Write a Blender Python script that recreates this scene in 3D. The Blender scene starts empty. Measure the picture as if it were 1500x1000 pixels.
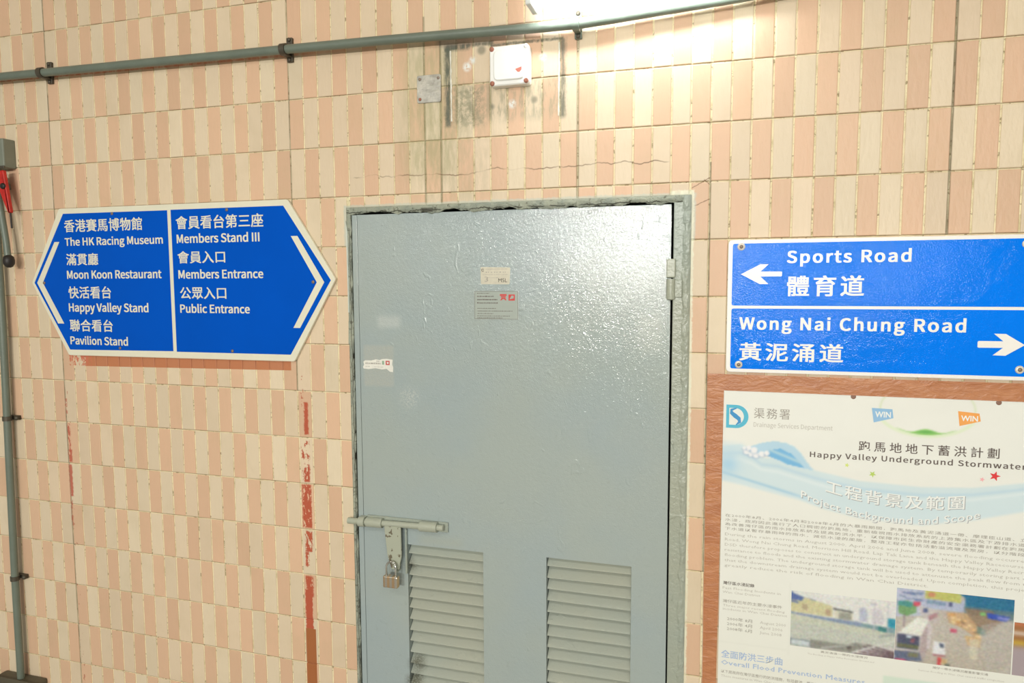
import bpy, bmesh, math, random, os, glob
import numpy as np
from mathutils import Vector, Matrix, noise

random.seed(7)
SC = bpy.context.scene
COL = SC.collection

# ------------------------------------------------------------------ camera
CAM = Vector((2.2193, -1.9156, 1.7888))
cd = bpy.data.cameras.new('camera'); cam = bpy.data.objects.new('camera', cd); COL.objects.link(cam)
cd.sensor_width = 36.0; cd.lens = 24.508; cd.clip_start = 0.02
rgt = Vector((0.960118, 0.279566, -0.004093)); upv = Vector((-0.019532, 0.081670, 0.996468)); bck = Vector((0.278913, -0.956647, 0.083873))
cam.matrix_world = Matrix(((rgt.x, upv.x, bck.x, CAM.x), (rgt.y, upv.y, bck.y, CAM.y), (rgt.z, upv.z, bck.z, CAM.z), (0, 0, 0, 1)))
SC.camera = cam

# ------------------------------------------------------------------ world, lights, exposure
SC.view_settings.view_transform = 'Standard'; SC.view_settings.look = 'None'
SC.view_settings.gamma = 1.0; SC.view_settings.use_curve_mapping = False
SC.view_settings.exposure = 0.0
w = bpy.data.worlds.new('world'); SC.world = w; w.use_nodes = True
w.node_tree.nodes['Background'].inputs[0].default_value = (1.0, 0.985, 0.90, 1)
w.node_tree.nodes['Background'].inputs[1].default_value = 0.255

def area(name, loc, rot, sx, sy, power, col):
    l = bpy.data.lights.new(name, 'AREA'); l.shape = 'RECTANGLE'; l.size = sx; l.size_y = sy; l.energy = power; l.color = col
    o = bpy.data.objects.new(name, l); COL.objects.link(o); o.location = loc; o.rotation_euler = rot
    return o
# tubes of the ceiling battens on the far side of the passage (their housings are built below)
FAR = [(1.15, -8.0, 2.60, 62, 195), (3.30, -8.0, 2.45, 64, 165), (-1.9, -8.0, 2.60, 62, 15)]
for fx, fy, fz, fr_, pw in FAR:
    area('tube_light', (fx, fy, fz), (math.radians(fr_), 0, 0), 1.2, 0.12, pw, (1.0, 0.99, 0.93))
# ceiling battens between the viewpoint and the wall
NEAR = [(0.9, -2.3, 2.90), (3.3, -2.3, 2.90)]
for (fx, fy, fz), pw in zip(NEAR, (13, 13)):
    area('tube_light', (fx, fy, fz), (math.radians(20), 0, 0), 1.2, 0.08, pw, (1.0, 0.99, 0.93))
# the lamp above the door is a glowing tube, built with its housing at the end

# ------------------------------------------------------------------ helpers
def lin(c):
    return tuple(((v / 255) / 12.92 if v / 255 <= 0.04045 else ((v / 255 + 0.055) / 1.055) ** 2.4) for v in c)

def link(o, parent=None):
    COL.objects.link(o)
    if parent: o.parent = parent
    return o

def tag(o, label=None, cat=None, group=None, kind=None):
    if label: o['label'] = label
    if cat: o['category'] = cat
    if group: o['group'] = group
    if kind: o['kind'] = kind
    return o

def empty(name, loc=(0, 0, 0)):
    o = bpy.data.objects.new(name, None); COL.objects.link(o); o.location = loc; o.empty_display_size = 0.05
    return o

def mesh_obj(name, verts, faces, mats, parent=None, idx=None, smooth=False, loc=None):
    me = bpy.data.meshes.new(name); me.from_pydata(verts, [], faces)
    for m in (mats if isinstance(mats, (list, tuple)) else [mats]): me.materials.append(m)
    if idx is not None: me.polygons.foreach_set('material_index', idx)
    if smooth: me.polygons.foreach_set('use_smooth', [True] * len(me.polygons))
    me.update()
    o = bpy.data.objects.new(name, me)
    link(o, parent)
    if parent is not None: o.location = (-parent.location.x, -parent.location.y, -parent.location.z)
    return o

class MB:
    """collects shapes in world space; build() links them as one mesh"""
    def __init__(s): s.v = []; s.f = []; s.sm = []
    def add(s, vs, fs, smooth=False):
        b = len(s.v); s.v += [tuple(v) for v in vs]; s.f += [tuple(i + b for i in f) for f in fs]; s.sm += [smooth] * len(fs); return s
    def box(s, x0, x1, y0, y1, z0, z1, bev=0.0):
        if bev <= 0:
            vs = [(x, y, z) for x in (x0, x1) for y in (y0, y1) for z in (z0, z1)]
            fs = [(0, 1, 3, 2), (4, 6, 7, 5), (0, 4, 5, 1), (2, 3, 7, 6), (0, 2, 6, 4), (1, 5, 7, 3)]
            return s.add(vs, fs)
        bm = bmesh.new(); bmesh.ops.create_cube(bm, size=1)
        for v in bm.verts: v.co = Vector(((x0 + x1) / 2 + v.co.x * (x1 - x0), (y0 + y1) / 2 + v.co.y * (y1 - y0), (z0 + z1) / 2 + v.co.z * (z1 - z0)))
        bmesh.ops.bevel(bm, geom=bm.edges[:], offset=bev, segments=2, profile=0.5, affect='EDGES')
        bm.verts.index_update()
        s.add([v.co[:] for v in bm.verts], [[v.index for v in f.verts] for f in bm.faces]); bm.free(); return s
    def prism(s, pts, y0, y1, bev=0.0):
        """outline in (x, z), front at y0 (towards viewer), back at y1"""
        n = len(pts); a = sum(pts[i][0] * pts[(i + 1) % n][1] - pts[(i + 1) % n][0] * pts[i][1] for i in range(n))
        if a < 0: pts = pts[::-1]
        if bev > 0:
            ins = inset(pts, bev)
            vs = [(x, y0, z) for x, z in ins] + [(x, y0 + bev, z) for x, z in pts] + [(x, y1, z) for x, z in pts]
            fs = [tuple(range(n))] + [(i, n + i, n + (i + 1) % n, (i + 1) % n) for i in range(n)] + [(n + i, 2 * n + i, 2 * n + (i + 1) % n, n + (i + 1) % n) for i in range(n)]
            fs.append(tuple(range(3 * n - 1, 2 * n - 1, -1)))
        else:
            vs = [(x, y0, z) for x, z in pts] + [(x, y1, z) for x, z in pts]
            fs = [tuple(range(n)), tuple(range(2 * n - 1, n - 1, -1))] + [(i, n + i, n + (i + 1) % n, (i + 1) % n) for i in range(n)]
        return s.add(vs, fs)
    def flat(s, pts, y):
        n = len(pts); a = sum(pts[i][0] * pts[(i + 1) % n][1] - pts[(i + 1) % n][0] * pts[i][1] for i in range(n))
        if a < 0: pts = pts[::-1]
        return s.add([(x, y, z) for x, z in pts], [tuple(range(n))])
    def tube(s, path, r, seg=16, caps=True, rads=None):
        P = [Vector(p) for p in path]; n = len(P); rings = []
        prev = None
        for i, p in enumerate(P):
            t = (P[min(i + 1, n - 1)] - P[max(i - 1, 0)]).normalized()
            if prev is None:
                a = Vector((0, 0, 1)) if abs(t.z) < 0.9 else Vector((0, 1, 0)); u = t.cross(a).normalized()
            else: u = (prev - t * prev.dot(t)).normalized()
            prev = u; w2 = t.cross(u); rr = rads[i] if rads else r
            rings.append([p + rr * (math.cos(2 * math.pi * k / seg) * u + math.sin(2 * math.pi * k / seg) * w2) for k in range(seg)])
        vs = [v[:] for rg in rings for v in rg]; fs = []
        for i in range(n - 1):
            for k in range(seg): fs.append((i * seg + k, i * seg + (k + 1) % seg, (i + 1) * seg + (k + 1) % seg, (i + 1) * seg + k))
        s.add(vs, fs, True)
        if caps: s.add(vs[:seg], [tuple(range(seg))[::-1]]); s.add(vs[-seg:], [tuple(range(seg))])
        return s
    def lathe(s, c, axis, prof, seg=20):
        """prof: (distance along axis, radius)"""
        ax = Vector(axis).normalized(); a = Vector((0, 0, 1)) if abs(ax.z) < 0.9 else Vector((1, 0, 0)); u = ax.cross(a).normalized(); w2 = ax.cross(u); c = Vector(c)
        vs = []; fs = []
        for d, r in prof:
            for k in range(seg): vs.append((c + ax * d + r * (math.cos(2 * math.pi * k / seg) * u + math.sin(2 * math.pi * k / seg) * w2))[:])
        for i in range(len(prof) - 1):
            for k in range(seg): fs.append((i * seg + k, i * seg + (k + 1) % seg, (i + 1) * seg + (k + 1) % seg, (i + 1) * seg + k))
        fs.append(tuple(range(seg))[::-1]); fs.append(tuple(range((len(prof) - 1) * seg, len(prof) * seg)))
        return s.add(vs, fs, True)
    def build(s, name, mat, parent=None, fix=True):
        o = mesh_obj(name, s.v, s.f, mat, parent)
        me = o.data; me.polygons.foreach_set('use_smooth', s.sm)
        if fix:
            bm = bmesh.new(); bm.from_mesh(me); bmesh.ops.recalc_face_normals(bm, faces=bm.faces); bm.to_mesh(me); bm.free()
        me.update(); return o

def inset(pts, d):
    n = len(pts); out = []
    for i in range(n):
        p0, p1, p2 = Vector(pts[i - 1]), Vector(pts[i]), Vector(pts[(i + 1) % n])
        e1 = (p1 - p0).normalized(); e2 = (p2 - p1).normalized()
        n1 = Vector((-e1.y, e1.x)); n2 = Vector((-e2.y, e2.x)); b = (n1 + n2)
        b = b / max(b.length_squared / 2, 0.2)
        out.append((p1 + b * d)[:])
    return out

def roundpoly(pts, r, k=4):
    n = len(pts); out = []
    for i in range(n):
        p0, p1, p2 = Vector(pts[i - 1]), Vector(pts[i]), Vector(pts[(i + 1) % n])
        a = p1 + (p0 - p1).normalized() * r; c = p1 + (p2 - p1).normalized() * r
        for j in range(k + 1):
            t = j / k; out.append(((1 - t) ** 2 * a + 2 * t * (1 - t) * p1 + t * t * c)[:])
    return out

def rect(x0, x1, z0, z1): return [(x0, z0), (x1, z0), (x1, z1), (x0, z1)]

# ------------------------------------------------------------------ materials
class NT:
    def __init__(s, m): s.t = m.node_tree; s.n = s.t.nodes; s.l = s.t.links
    def node(s, typ, **k):
        n = s.n.new(typ)
        for a, b in k.items(): setattr(n, a, b)
        return n
    def put(s, sock, v):
        if isinstance(v, bpy.types.NodeSocket): s.l.new(v, sock)
        elif v is not None:
            if sock.type == 'RGBA' and len(v) == 3: v = (*v, 1)
            sock.default_value = v
    def math(s, op, a, b=None, c=None, clamp=False):
        n = s.node('ShaderNodeMath', operation=op, use_clamp=clamp); s.put(n.inputs[0], a)
        if b is not None: s.put(n.inputs[1], b)
        if c is not None: s.put(n.inputs[2], c)
        return n.outputs[0]
    def mr(s, v, a, b, c=0.0, d=1.0, smooth=True):
        n = s.node('ShaderNodeMapRange'); n.interpolation_type = 'SMOOTHSTEP' if smooth else 'LINEAR'
        for i, q in enumerate((v, a, b, c, d)): s.put(n.inputs[i], q)
        return n.outputs[0]
    def mix(s, f, a, b, mode='MIX'):
        n = s.node('ShaderNodeMix', data_type='RGBA', blend_type=mode); s.put(n.inputs[0], f); s.put(n.inputs[6], a); s.put(n.inputs[7], b); return n.outputs[2]
    def pos(s):
        if not hasattr(s, '_p'):
            g = s.node('ShaderNodeNewGeometry'); x = s.node('ShaderNodeSeparateXYZ'); s.l.new(g.outputs[0], x.inputs[0]); s._p = (g.outputs[0], x.outputs[0], x.outputs[1], x.outputs[2])
        return s._p
    def noise(s, scale, detail=3.0, rough=0.5, vec=None, stretch=None, dist=0.0):
        n = s.node('ShaderNodeTexNoise'); v = vec or s.pos()[0]
        if stretch:
            m = s.node('ShaderNodeMapping'); s.put(m.inputs[0], v); m.inputs[3].default_value = stretch; v = m.outputs[0]
        s.put(n.inputs['Vector'], v); n.inputs['Scale'].default_value = scale; n.inputs['Detail'].default_value = detail; n.inputs['Roughness'].default_value = rough; n.inputs['Distortion'].default_value = dist
        return n.outputs[0]
    def rectm(s, x0, x1, z0, z1, soft=0.004, X=None, Z=None):
        p = s.pos(); X = X or p[1]; Z = Z or p[3]
        a = s.math('MULTIPLY', s.mr(X, x0 - soft, x0 + soft), s.mr(X, x1 + soft, x1 - soft))
        b = s.math('MULTIPLY', s.mr(Z, z0 - soft, z0 + soft), s.mr(Z, z1 + soft, z1 - soft))
        return s.math('MULTIPLY', a, b)
    def disc(s, x, z, r, soft):
        p = s.pos(); dx = s.math('SUBTRACT', p[1], x); dz = s.math('SUBTRACT', p[3], z)
        d = s.math('SQRT', s.math('ADD', s.math('MULTIPLY', dx, dx), s.math('MULTIPLY', dz, dz)))
        return s.mr(d, r + soft, r - soft)

def newmat(name):
    m = bpy.data.materials.new(name); m.use_nodes = True; return m, NT(m), m.node_tree.nodes['Principled BSDF']

def simple(name, rgb, rough=0.5, metal=0.0, bump=0.0, bscale=300, var=0.0, vscale=20, spec=0.5, coat=0.0):
    m, t, b = newmat(name)
    c = lin(rgb)
    if var > 0:
        n = t.noise(vscale, 4, 0.6)
        f = t.mr(n, 0.3, 0.7, 1 - var, 1 + var, False)
        cm = t.node('ShaderNodeVectorMath', operation='SCALE'); cm.inputs[0].default_value = c; t.put(cm.inputs[3], f); t.put(b.inputs['Base Color'], cm.outputs[0])
    else: t.put(b.inputs['Base Color'], c)
    b.inputs['Roughness'].default_value = rough; b.inputs['Metallic'].default_value = metal; b.inputs['Specular IOR Level'].default_value = spec
    if coat: b.inputs['Coat Weight'].default_value = coat
    if bump > 0:
        n = t.noise(bscale, 3); bn = t.node('ShaderNodeBump'); bn.inputs['Strength'].default_value = 1; bn.inputs['Distance'].default_value = bump; t.put(bn.inputs['Height'], n); t.put(b.inputs['Normal'], bn.outputs[0])
    return m

def wall_marks(t, col, grout=False):
    """paint remains, grime, stains, cracks and a painted conduit shadow on the tiled wall (world positions)"""
    p = t.pos(); X, Z = p[1], p[3]
    n1 = t.noise(90, 4, 0.65); n2 = t.noise(28, 4, 0.6, stretch=(2.2, 1, 0.6)); n3 = t.noise(9, 3, 0.55); nv = t.noise(60, 4, 0.6, stretch=(2.5, 1, 0.35))
    # wobbling coordinates
    Xw = t.math('ADD', X, t.math('MULTIPLY', t.math('SUBTRACT', n1, 0.5), 0.012))
    Zw = t.math('ADD', Z, t.math('MULTIPLY', t.math('SUBTRACT', n1, 0.5), 0.012))
    # overall faint soiling
    col = t.mix(t.math('MULTIPLY', t.mr(n3, 0.45, 0.75), 0.16), col, lin((190, 170, 130)))
    # dirty expansion joints
    for xj, wd, z0, z1, st in ((0.0, .0022, -.1, 3, .75), (0.95, .0018, 1.45, 3, .7), (1.40, .003, 1.95, 2.55, .5), (1.45, .003, 1.95, 2.5, .6), (1.85, .004, 2.0, 2.52, .4), (2.201, .002, 1.0, 2.1, .7), (2.75, .003, 1.9, 3, .7)):
        f = t.rectm(xj - wd, xj + wd, z0, z1, .0016, X=Xw if False else X)
        f = t.math('MULTIPLY', f, t.mr(nv, 0.25, 0.6, 0.35, st))
        col = t.mix(f, col, lin((92, 80, 62)))
    # wide soft grime under the lamp box
    f = t.math('MULTIPLY', t.rectm(1.33, 1.50, 2.10, 2.47, .05), t.mr(n2, 0.3, 0.65, 0.2, .6)); col = t.mix(f, col, lin((170, 164, 122)))
    f = t.math('MULTIPLY', t.rectm(1.38, 1.60, 2.0, 2.3, .06), t.mr(n2, 0.35, 0.65, 0.0, .35)); col = t.mix(f, col, lin((170, 160, 125)))
    # grime outline left by a removed board
    for r in ((1.464, 1.482, 2.235, 2.458, .007, .95), (1.464, 1.54, 2.446, 2.466, .007, .95), (1.53, 1.61, 2.452, 2.462, .004, .8), (1.60, 1.81, 2.446, 2.454, .003, .8), (1.800, 1.816, 2.24, 2.45, .008, .85)):
        f = t.math('MULTIPLY', t.rectm(*r[:4], r[4], X=Xw, Z=Zw), t.mr(nv, 0.3, 0.55, 0.35, r[5])); col = t.mix(f, col, lin((84, 90, 76)))
    f = t.math('MULTIPLY', t.rectm(1.49, 1.80, 2.245, 2.35, .02, X=Xw, Z=Zw), t.mr(n2, 0.42, 0.62, 0.08, .6)); col = t.mix(f, col, lin((150, 146, 120)))
    f = t.math('MULTIPLY', t.rectm(1.485, 1.585, 2.235, 2.345, .02, X=Xw, Z=Zw), t.mr(n1, 0.40, 0.60, 0.1, .6)); col = t.mix(f, col, lin((132, 130, 104)))
    f = t.math('MULTIPLY', t.rectm(1.44, 1.80, 2.462, 2.50, .012), 0.6); col = t.mix(f, col, lin((165, 148, 138)))  # shadow band under the conduit, painted into the wall colour
    for cx, cz, r in ((1.532, 2.398, .011), (1.664, 2.286, .010), (1.752, 2.405, .009), (1.548, 2.415, .008)):
        col = t.mix(t.math('MULTIPLY', t.disc(cx, cz, r, .007), t.mr(n1, .35, .55)), col, lin((238, 240, 236)))
    for cx, cz, r in ((1.728, 2.293, .009), (1.606, 2.283, .006), (1.575, 2.44, .012)):
        col = t.mix(t.math('MULTIPLY', t.disc(cx, cz, r, .006), .7), col, lin((120, 118, 100)))
    # long crack above the door
    cz = t.math('ADD', t.math('MULTIPLY', t.math('SUBTRACT', t.noise(7, 4, 0.6, stretch=(1, 0, 0)), 0.5), 0.06), t.math('ADD', 2.096, t.math('MULTIPLY', X, 0.006)))
    dz = t.math('ABSOLUTE', t.math('SUBTRACT', Z, cz))
    f = t.math('MULTIPLY', t.mr(dz, 0.0026, 0.0004), t.math('MULTIPLY', t.rectm(1.17, 2.09, 2.0, 2.2, .01), t.mr(t.noise(11, 2), .35, .62, .1, .85)))
    col = t.mix(f, col, lin((128, 100, 72)))
    # crack by the top right corner of the frame
    for a, b_, c0, xx0, xx1 in ((0.55, 0, 2.035, 2.155, 2.20), (0.45, 0, 1.985, 2.155, 2.20), (-0.9, 0, 2.055, 2.185, 2.20)):
        lz = t.math('ADD', c0 - a * xx0, t.math('ADD', t.math('MULTIPLY', X, a), t.math('MULTIPLY', t.math('SUBTRACT', n1, .5), .008)))
        f = t.math('MULTIPLY', t.mr(t.math('ABSOLUTE', t.math('SUBTRACT', Z, lz)), .002, .0005), t.rectm(xx0, xx1, 1.9, 2.1, .001)); col = t.mix(t.math('MULTIPLY', f, .8), col, lin((130, 96, 66)))
    # grey paint slopped onto the tiles around the frame
    f = t.math('MULTIPLY', t.rectm(1.13, 2.165, 1.9, 2.024, .003, X=Xw, Z=Zw), .75); col = t.mix(f, col, lin((196, 200, 186)))
    f = t.math('MULTIPLY', t.rectm(2.10, 2.161, 0, 2.03, .0025, X=Xw, Z=Zw), t.mr(n2, .3, .6, .4, 1.)); col = t.mix(f, col, lin((232, 230, 205)))
    # red and brown paint remains left of the door
    red = lin((186, 92, 66)); brn = lin((168, 104, 62))
    nb = t.noise(48, 5, 0.7, stretch=(1.7, 1, 0.8))
    for x0, x1, z0, z1, th in ((0.971, 0.986, 1.310, 1.415, .36), (0.958, 0.988, 1.160, 1.290, .545), (0.966, 0.986, 1.156, 1.215, .44), (0.956, 0.990, 1.006, 1.147, .43), (0.962, 0.989, 0.925, 0.994, .47), (0.962, 0.975, 0.875, 0.925, .44), (0.960, 0.988, 0.775, 0.845, .42), (0.960, 0.970, 1.40, 1.50, .55)):
        f = t.math('MULTIPLY', t.rectm(x0, x1, z0, z1, .003, X=Xw, Z=Zw), t.math('GREATER_THAN', nb, th)); col = t.mix(f, col, red)
    f = t.rectm(0.957, 0.983, 0.66, 0.80, .0015, X=Xw, Z=Zw); col = t.mix(f, col, red)
    f = t.rectm(0.955, 0.992, -.1, 0.668, .0012); col = t.mix(f, col, brn)
    nr = t.noise(60, 4, 0.65, stretch=(1.6, 1, 0.6))
    for x0, x1, z0, z1, th in ((0.001, 0.014, 1.18, 1.295, .47), (0.002, 0.018, 1.155, 1.20, .40), (-0.001, 0.014, 1.03, 1.145, .34), (-0.001, 0.006, 0.92, 1.01, .42), (0.0, 0.008, 1.33, 1.385, .46)):
        f = t.math('MULTIPLY', t.rectm(x0, x1, z0, z1, .003, X=Xw, Z=Zw), t.math('GREATER_THAN', nr, th)); col = t.mix(t.math('MULTIPLY', f, .88), col, lin((190, 92, 72)))
    f = t.math('MULTIPLY', t.rectm(0.0, 0.02, 0.2, 1.42, .002, X=Xw), t.math('GREATER_THAN', nr, .62)); col = t.mix(t.math('MULTIPLY', f, .8), col, lin((180, 100, 76)))
    f = t.math('MULTIPLY', t.rectm(0.10, 0.93, 1.500, 1.55, .0015, Z=Zw), 0.92); f2 = t.math('GREATER_THAN', t.math('ADD', Z, t.math('MULTIPLY', X, -0.012)), 1.503); col = t.mix(t.math('MULTIPLY', f, f2), col, lin((190, 118, 78)))
    f = t.math('MULTIPLY', t.rectm(0.03, 0.13, 1.505, 1.55, .002, Z=Zw), t.math('GREATER_THAN', nr, .49)); col = t.mix(f, col, lin((205, 120, 92)))
    # thin red line under the conduit
    lz = t.math('ADD', 2.4995, t.math('MULTIPLY', X, -0.0165))
    f = t.math('MULTIPLY', t.mr(t.math('ABSOLUTE', t.math('SUBTRACT', Z, lz)), .006, .003), t.mr(X, 1.3, .8)); col = t.mix(t.math('MULTIPLY', f, t.mr(n2, .3, .6, .2, .8)), col, lin((208, 128, 100)))
    return col

def tile_mat(name, rgb):
    m, t, b = newmat(name); p = t.pos()
    # each tile its own shade
    cx = t.math('FLOOR', t.math('DIVIDE', p[1], 0.05)); cz = t.math('FLOOR', t.math('DIVIDE', t.math('SUBTRACT', 2.35, p[3]), 0.15))
    cb = t.node('ShaderNodeCombineXYZ'); t.put(cb.inputs[0], cx); t.put(cb.inputs[1], cz)
    wn = t.node('ShaderNodeTexWhiteNoise', noise_dimensions='2D'); t.put(wn.inputs[0], cb.outputs[0])
    c = t.mix(wn.outputs[0], tuple(v * 0.93 for v in lin(rgb)), tuple(min(1, v * 1.06) for v in lin(rgb)))
    wn2 = t.node('ShaderNodeTexWhiteNoise', noise_dimensions='3D'); t.put(wn2.inputs[0], cb.outputs[0])
    c = t.mix(t.math('MULTIPLY', wn2.outputs[0], 0.18), c, lin((222, 176, 146)))
    # faint vertical streaks in the glaze
    c = t.mix(t.mr(t.noise(160, 3, .5, stretch=(2.5, 1, .15)), .35, .7, 0, .10), c, lin((214, 196, 160)))
    spk = t.noise(420, 2, .5); c = t.mix(t.mr(spk, .74, .78, 0, .6), c, lin((110, 90, 70)))
    c = wall_marks(t, c)
    t.put(b.inputs['Base Color'], c)
    b.inputs['Roughness'].default_value = 0.42; b.inputs['Specular IOR Level'].default_value = 0.35
    n = t.noise(55, 3, .5, stretch=(1.5, 1, .5)); bn = t.node('ShaderNodeBump'); bn.inputs['Distance'].default_value = 0.0012; t.put(bn.inputs['Height'], n); t.put(b.inputs['Normal'], bn.outputs[0])
    return m

M = {}
M['pink'] = tile_mat('pink_glazed_tile', (221, 184, 153))
M['cream'] = tile_mat('cream_glazed_tile', (225, 208, 180))
m, t, b = newmat('grout')
c = t.mix(t.mr(t.noise(26, 4, .6), .45, .72, 0, .75), lin((246, 234, 196)), lin((200, 186, 138)))
c = t.mix(t.mr(t.noise(70, 4, .65), .56, .66, 0, .75), c, lin((140, 122, 84)))
# horizontal joints darker in their upper half: dirt plus painted tile shadow
zj = t.math('FRACT', t.math('DIVIDE', t.math('SUBTRACT', 2.35, t.pos()[3]), 0.15))
hz = t.math('LESS_THAN', t.math('ABSOLUTE', t.math('SUBTRACT', t.math('FRACT', t.math('ADD', zj, .5)), 0.494)), 0.0075)
c = t.mix(t.math('MULTIPLY', hz, t.mr(t.noise(5, 3, .6), .3, .6, .35, .9)), c, lin((136, 110, 78)))
c = wall_marks(t, c); t.put(b.inputs['Base Color'], c); b.inputs['Roughness'].default_value = .85
bn = t.node('ShaderNodeBump'); bn.inputs['Distance'].default_value = .002; t.put(bn.inputs['Height'], t.noise(400, 3)); t.put(b.inputs['Normal'], bn.outputs[0])
M['grout'] = m

# grey gloss paint over rough brushwork on the door
def grey_paint(name, rgb_a, rgb_b, rough, dist, scale=150, scuffs=False):
    m, t, b = newmat(name)
    c = t.mix(t.mr(t.noise(2.2, 3, .55), .35, .65), lin(rgb_a), lin(rgb_b))
    c = t.mix(t.mr(t.noise(60, 3, .6), .6, .8, 0, .25), c, lin((140, 146, 138)))
    if scuffs:
        n = t.noise(240, 3, .6)
        c = t.mix(t.math('MULTIPLY', t.rectm(1.185, 1.285, 1.475, 1.60, .006), t.mr(n, .3, .7, .25, .5)), c, lin((188, 186, 172)))
        c = t.mix(t.math('MULTIPLY', t.rectm(1.235, 1.31, 1.655, 1.69, .012), .55), c, lin((196, 202, 196)))
        c = t.mix(t.math('MULTIPLY', t.rectm(2.02, 2.085, 1.60, 1.70, .02), .3), c, lin((200, 205, 196)))
        c = t.mix(t.math('MULTIPLY', t.disc(1.335, 1.445, .03, .02), t.mr(n, .45, .6, 0, .5)), c, lin((205, 208, 198)))
        # dirt rubbed in round the hasp and the first louvre
        c = t.mix(t.math('MULTIPLY', t.disc(1.325, .915, .016, .014), t.mr(n, .35, .6, .2, .75)), c, lin((96, 92, 74)))
        c = t.mix(t.math('MULTIPLY', t.disc(1.345, .600, .022, .018), t.mr(n, .35, .55, .3, .85)), c, lin((84, 82, 62)))
        c = t.mix(t.math('MULTIPLY', t.disc(1.335, .545, .022, .018), t.mr(n, .35, .55, .3, .85)), c, lin((84, 82, 62)))
        c = t.mix(t.math('MULTIPLY', t.rectm(1.36, 1.5, .99, 1.02, .02), .3), c, lin((176, 176, 150)))
    t.put(b.inputs['Base Color'], c); b.inputs['Roughness'].default_value = rough; b.inputs['Specular IOR Level'].default_value = .85 if scuffs and rough < .3 else .5
    h = t.math('ADD', t.noise(scale, 2, .45, dist=.4), t.math('MULTIPLY', t.noise(scale * .3, 2, .5), 1.1))
    h = t.math('ADD', h, t.math('MULTIPLY', t.mr(t.noise(26, 2, .5, stretch=(1, 1, .6), dist=1.2), .66, .74), .9))
    bn = t.node('ShaderNodeBump'); bn.inputs['Distance'].default_value = dist; t.put(bn.inputs['Height'], h); t.put(b.inputs['Normal'], bn.outputs[0])
    return m
M['door'] = grey_paint('door_paint', (161, 174, 175), (166, 176, 171), .085, .00048, 330, True)
M['slat'] = grey_paint('slat_paint', (174, 181, 170), (180, 183, 168), .45, .0005, 120, True)
M['frame'] = grey_paint('frame_paint', (158, 168, 158), (166, 170, 154), .3, .0016, 130)
m, t, b = newmat('painted_mortar')
c = t.mix(t.mr(t.noise(18, 4, .6), .35, .65), lin((140, 148, 136)), lin((166, 170, 152)))
c = t.mix(t.mr(t.noise(75, 5, .7), .55, .64, 0, .8), c, lin((86, 86, 70)))
p = t.pos()
lz = t.math('ADD', 2.0015, t.math('MULTIPLY', t.math('SUBTRACT', t.noise(22, 5, .65, stretch=(1, 0, 0)), .5), .026))
f = t.math('MULTIPLY', t.mr(t.math('ABSOLUTE', t.math('SUBTRACT', p[3], lz)), .0022, .0006), t.mr(t.noise(16, 2, stretch=(1, 0, 0)), .40, .48)); c = t.mix(t.math('MULTIPLY', f, .9), c, lin((52, 50, 40)))
lx = t.math('ADD', 1.1495, t.math('MULTIPLY', t.math('SUBTRACT', t.noise(20, 5, .6, stretch=(0, 0, 1)), .5), .012))
f = t.math('MULTIPLY', t.mr(t.math('ABSOLUTE', t.math('SUBTRACT', p[1], lx)), .0014, .0004), t.rectm(1.13, 1.16, 0, 1.95, .01)); c = t.mix(t.math('MULTIPLY', f, .85), c, lin((60, 54, 40)))
wx = t.math('ADD', p[1], t.math('MULTIPLY', t.math('SUBTRACT', t.noise(160, 3), .5), .02))
f = t.rectm(1.385, 1.425, 1.996, 2.0085, .002, X=wx); c = t.mix(t.math('MULTIPLY', f, .8), c, lin((64, 62, 52)))
t.put(b.inputs['Base Color'], c); b.inputs['Roughness'].default_value = .6
bn = t.node('ShaderNodeBump'); bn.inputs['Distance'].default_value = .004; t.put(bn.inputs['Height'], t.noise(110, 5, .65)); t.put(b.inputs['Normal'], bn.outputs[0]); M['mortar'] = m
M['mortar_light'] = simple('pale_edge_paint', (206, 212, 202), .4, bump=.001, bscale=120, var=.06)
M['dark'] = simple('dark_void', (30, 28, 24), .9)
M['bolt'] = grey_paint('bolt_paint', (174, 178, 162), (170, 174, 156), .3, .0008, 160)
m, t, b = newmat('chipped_hasp_paint')
c = t.mix(t.mr(t.noise(42, 3, .5), .60, .62), lin((172, 176, 158)), lin((112, 104, 86)))
t.put(b.inputs['Base Color'], c); b.inputs['Roughness'].default_value = .4; M['hasp'] = m
M['conduit'] = simple('grey_green_conduit_paint', (112, 122, 110), .38, var=.08, vscale=15, bump=.0006, bscale=120)
M['clamp'] = simple('dark_clamp_metal', (84, 78, 66), .5, metal=.3, var=.15, vscale=60)
M['chrome'] = simple('chrome', (225, 225, 220), .12, metal=1)
m, t, b = newmat('laminated_brass_and_steel')
xs = t.math('FRACT', t.math('MULTIPLY', t.pos()[1], 62))
c = t.mix(t.mr(xs, .45, .55), lin((222, 190, 150)), lin((212, 208, 198)))
t.put(b.inputs['Base Color'], c); b.inputs['Metallic'].default_value = .85; b.inputs['Roughness'].default_value = .25; M['lock'] = m
M['plastic'] = simple('white_plastic', (240, 240, 236), .35, var=.02)
M['rust'] = simple('rusty_screw', (170, 112, 92), .8, bump=.002, bscale=400, var=.3, vscale=200)
M['acryl'] = simple('dull_clear_plate', (176, 172, 160), .2, var=.3, vscale=45, bump=.001, bscale=90)
M['bolthead'] = simple('washer_steel', (226, 218, 204), .4, metal=.1, var=.15, vscale=150)
M['rivet'] = simple('dull_rivet', (138, 122, 108), .5, metal=.4)
M['darkbox'] = simple('dark_brown_grey_box', (88, 82, 66), .55, var=.12)
M['greybox'] = simple('grey_box_paint', (126, 132, 118), .4, var=.08)
M['red'] = simple('red_lever_paint', (196, 42, 34), .35, var=.15, vscale=60)
M['black'] = simple('black_plastic', (40, 34, 30), .5)
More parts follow.
